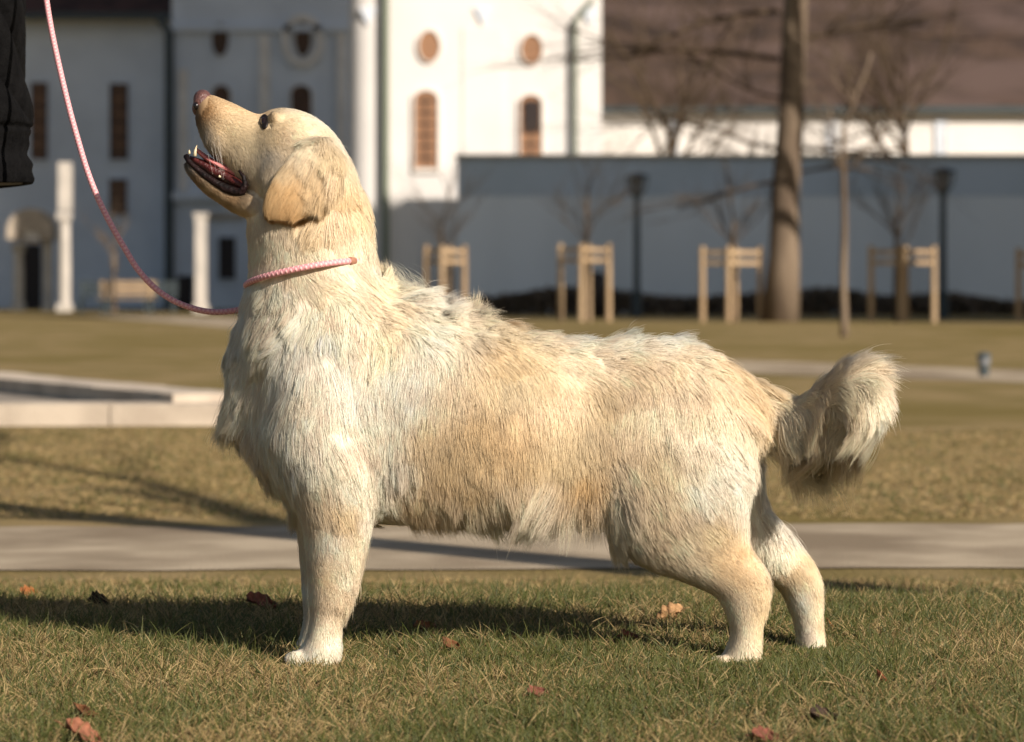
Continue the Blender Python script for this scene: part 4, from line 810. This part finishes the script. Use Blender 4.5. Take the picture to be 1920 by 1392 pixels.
# ---------------------------------------------------------------- grass
def grass(name, n, yr, lmin, lmax, rad, seed, K=5, dead=.5):
    r = np.random.default_rng(seed); n = int(n*(1 if QUICK > .5 else .1))
    y = np.sqrt(r.uniform(yr[0]**2, yr[1]**2, n)); x = r.uniform(-1,1,n)*(y*.178+.06)
    # tufts: pull roots toward random tuft centres
    nt_ = n//14; ti = r.integers(0,nt_,n); ty = np.sqrt(r.uniform(yr[0]**2,yr[1]**2,nt_)); tx = r.uniform(-1,1,nt_)*(ty*.178+.06)
    m_ = r.random(n)<.6; x = np.where(m_, tx[ti]+r.normal(0,.010,n), x); y = np.where(m_, ty[ti]+r.normal(0,.014,n), y)
    z = np.array([gz(a,b) for a,b in zip(x.tolist(),y.tolist())])
    P0 = np.stack([x,y,z-.004],1); pat = vnoise(P0*np.array([1,1,0]),1.6,seed+1); pat2 = vnoise(P0*np.array([1,1,0]),7,seed+2)
    L = r.uniform(lmin,lmax,n)*(1+.22*pat2)*np.where(r.random(n)<.05,1.5,1)
    for a_,b_,Y_ in ((600,1245,YDOG-.085),(590,1245,YDOG+.085),(1390,1250,YDOG-.078),(1522,1250,YDOG+.095)):
        q_ = at(a_,b_,Y_); dd = ((x-q_.x)**2+((y-q_.y+.04)*.8)**2); L = L*(1-(.65 if a_ > 1000 else .3)*np.exp(-dd/.012))
    az = r.uniform(0,2*math.pi,n); lean = np.abs(r.normal(.55,.38,n)); isdead = r.random(n) < np.clip(dead+.22*pat+.12*pat2,.1,.92); lean = np.where(isdead, lean+.35, lean)
    d = np.stack([np.cos(az)*np.sin(lean),np.sin(az)*np.sin(lean),np.cos(lean)],1); droop = r.uniform(.2,1.3,n)*np.where(isdead,1.25,.9)
    P = np.zeros((n,K,3)); P[:,0] = P0; sg = (L/(K-1))[:,None]; side = np.stack([-np.sin(az),np.cos(az),np.zeros(n)],1)*r.normal(0,.25,n)[:,None]
    for k in range(1,K):
        d = nrm(d+np.array([0,0,-1.])*(droop/(K-1))[:,None]+side/(K-1)+r.normal(0,.05,(n,3))); P[:,k] = P[:,k-1]+d*sg
        P[:,k,2] = np.maximum(P[:,k,2], P0[:,2]+.004+.003*r.random(n))
    gcol = np.array([.065,.085,.020]); g2 = np.array([.14,.145,.042]); st = np.array([.43,.32,.145]); s2 = np.array([.19,.13,.055])
    t = r.random((n,1)); t2 = r.random((n,1))**2; col = np.where(isdead[:,None], st*(1-t2)+s2*t2, gcol*(1-t)+g2*t)*(1+r.normal(0,.13,(n,1)))
    cu = bpy.data.hair_curves.new(name); cu.add_curves([K]*n); cu.attributes['position'].data.foreach_set('vector', P.astype(np.float32).ravel())
    ra = cu.attributes.get('radius') or cu.attributes.new('radius','FLOAT','POINT'); ra.data.foreach_set('value', (np.array([.8,1,.9,.6,.12] if K == 5 else [1,.9,.6,.1])[None]*rad*r.uniform(.6,1.3,(n,1))).astype(np.float32).ravel())
    ca_ = cu.attributes.new('hcol','FLOAT_COLOR','CURVE'); ca_.data.foreach_set('color', np.concatenate([np.clip(col,.01,.8),np.ones((n,1))],1).astype(np.float32).ravel())
    cu.materials.append(GM); o = bpy.data.objects.new(name, cu); link(o); tag(o, kind='stuff'); return o
GM = bpy.data.materials.new('grass_blades'); GM.use_nodes = True; t = GM.node_tree; b = t.nodes['Principled BSDF']; a_ = t.nodes.new('ShaderNodeAttribute'); a_.attribute_name = 'hcol'
hi = t.nodes.new('ShaderNodeHairInfo'); mr = t.nodes.new('ShaderNodeMapRange'); mr.inputs[3].default_value = .6; mr.inputs[4].default_value = 1.2; t.links.new(hi.outputs['Intercept'], mr.inputs[0])
mu = t.nodes.new('ShaderNodeVectorMath'); mu.operation = 'SCALE'; t.links.new(a_.outputs['Color'], mu.inputs[0]); t.links.new(mr.outputs[0], mu.inputs['Scale']); t.links.new(mu.outputs[0], b.inputs['Base Color'])
b.inputs['Roughness'].default_value = .45; b.inputs['Specular IOR Level'].default_value = .4
tr = t.nodes.new('ShaderNodeBsdfTranslucent'); t.links.new(mu.outputs[0], tr.inputs[0]); ms_ = t.nodes.new('ShaderNodeMixShader'); ms_.inputs[0].default_value = .25
t.links.new(b.outputs[0], ms_.inputs[1]); t.links.new(tr.outputs[0], ms_.inputs[2]); t.links.new(ms_.outputs[0], t.nodes['Material Output'].inputs[0])
grass('grass', 400000, (3.95,6.0), .017, .050, .00085, 101, dead=.68)
grass('grass', 60000, (6.0,7.65), .018, .034, .0012, 103, K=4, dead=.75)
grass('grass', 60000, (9.75,16.0), .02, .040, .0020, 104, K=4, dead=.92)
# ---------------------------------------------------------------- dead leaves
def leaf(px, py, sz, col, rot, tilt, label, lift=.022, curl=1.0, seed=1):
    Y = HC*F/(py-HOR); 
    for _ in range(3): Y = (HC-gz(X(px,Y),Y)-lift)*F/(py-HOR)
    x = X(px,Y); z0 = gz(x,Y)+lift; r = random.Random(seed); nu, nv_ = 16, 9; vs = []; R3 = Vector
    from mathutils import Euler
    E3 = Euler((tilt, r.uniform(-.4,.4), rot)).to_matrix()
    for i in range(nu+1):
        u = i/nu; wd = math.sin(math.pi*min(1,u*1.02))**.7*.36*(1+.22*math.sin(u*22+seed))
        for j in range(nv_+1):
            t_ = j/nv_*2-1; p = Vector(((u-.5)*sz, t_*wd*sz, sz*(.22*curl*t_*t_+.10*curl*math.cos(u*3)+.05*noise.noise((u*4,t_*3,seed)))))
            p.x += -abs(t_)*.1*sz; q = E3@p; vs.append((x+q.x, Y+q.y, z0+q.z))
    f = [(i*(nv_+1)+j, i*(nv_+1)+j+1, (i+1)*(nv_+1)+j+1, (i+1)*(nv_+1)+j) for i in range(nu) for j in range(nv_)]
    e = empty('fallen_leaf', (x,Y,z0)); m = mat('dead_leaf', col, .7, tuple(c*.55 for c in col), 60, 7, .5, 90, .3)
    b_ = mesh_obj('blade', vs, f, m, None, True); so_ = b_.modifiers.new('t','SOLIDIFY'); so_.thickness = .0008
    s0 = Vector(vs[nv_//2]); dd = (E3@Vector((-1,0,.25)))*sz*.35; st = MB().tube([s0, s0+dd*.5+Vector((0,0,.002)), s0+dd], [.0008,.0007,.0006], 5).build('stem', m, None, True)
    under(e, [b_, st]); tag(e, label, 'leaf', 'dead leaves on the grass')
BRN=(.20,.085,.035); ORG=(.42,.15,.045); TNL=(.45,.26,.12); DKL=(.055,.030,.018); RED=(.22,.075,.045)
for i,a in enumerate([(55,1112,.045,ORG,.6,.9,'bright orange dead leaf by the left edge of the picture'),
 (178,1128,.050,DKL,2.2,.9,'nearly black curled leaf in the shadow under the lead'),
 (495,1136,.060,RED,.2,.5,'red-brown leaf in the shadow just left of the front leg'),
 (1250,1156,.050,TNL,2.9,.9,'curled tan leaf in front of the hind legs, under the belly'),
 (845,1214,.045,BRN,1.0,.6,'brown leaf in the shadow right of the front leg'),
 (800,1178,.040,BRN,.3,.4,'small brown leaf at the back of the shadow right of the front leg'),
 (1180,1196,.040,RED,.8,.4,'red-brown leaf left of the hind legs in the shadow'),
 (1648,1276,.036,(.36,.11,.05),1.4,.9,'red-brown curled leaf right of the hind paws'),
 (1548,1348,.045,DKL,.4,.5,'dark leaf near the bottom, below the hind paws'),
 (1440,1386,.040,RED,.2,.5,'reddish leaf cut by the bottom edge at right'),
 (1010,1302,.036,RED,.6,.5,'small dark red leaf in the grass below the belly'),
 (155,1338,.045,BRN,1.6,.5,'upright brown leaf near the bottom left corner'),
 (160,1386,.055,(.30,.12,.065),.1,.35,'big rusty leaf cut by the bottom edge at left'),
 (1552,1170,.024,ORG,1.4,.9,'tiny orange leaf touching the far hind leg')]):
    leaf(*a, seed=i+3)
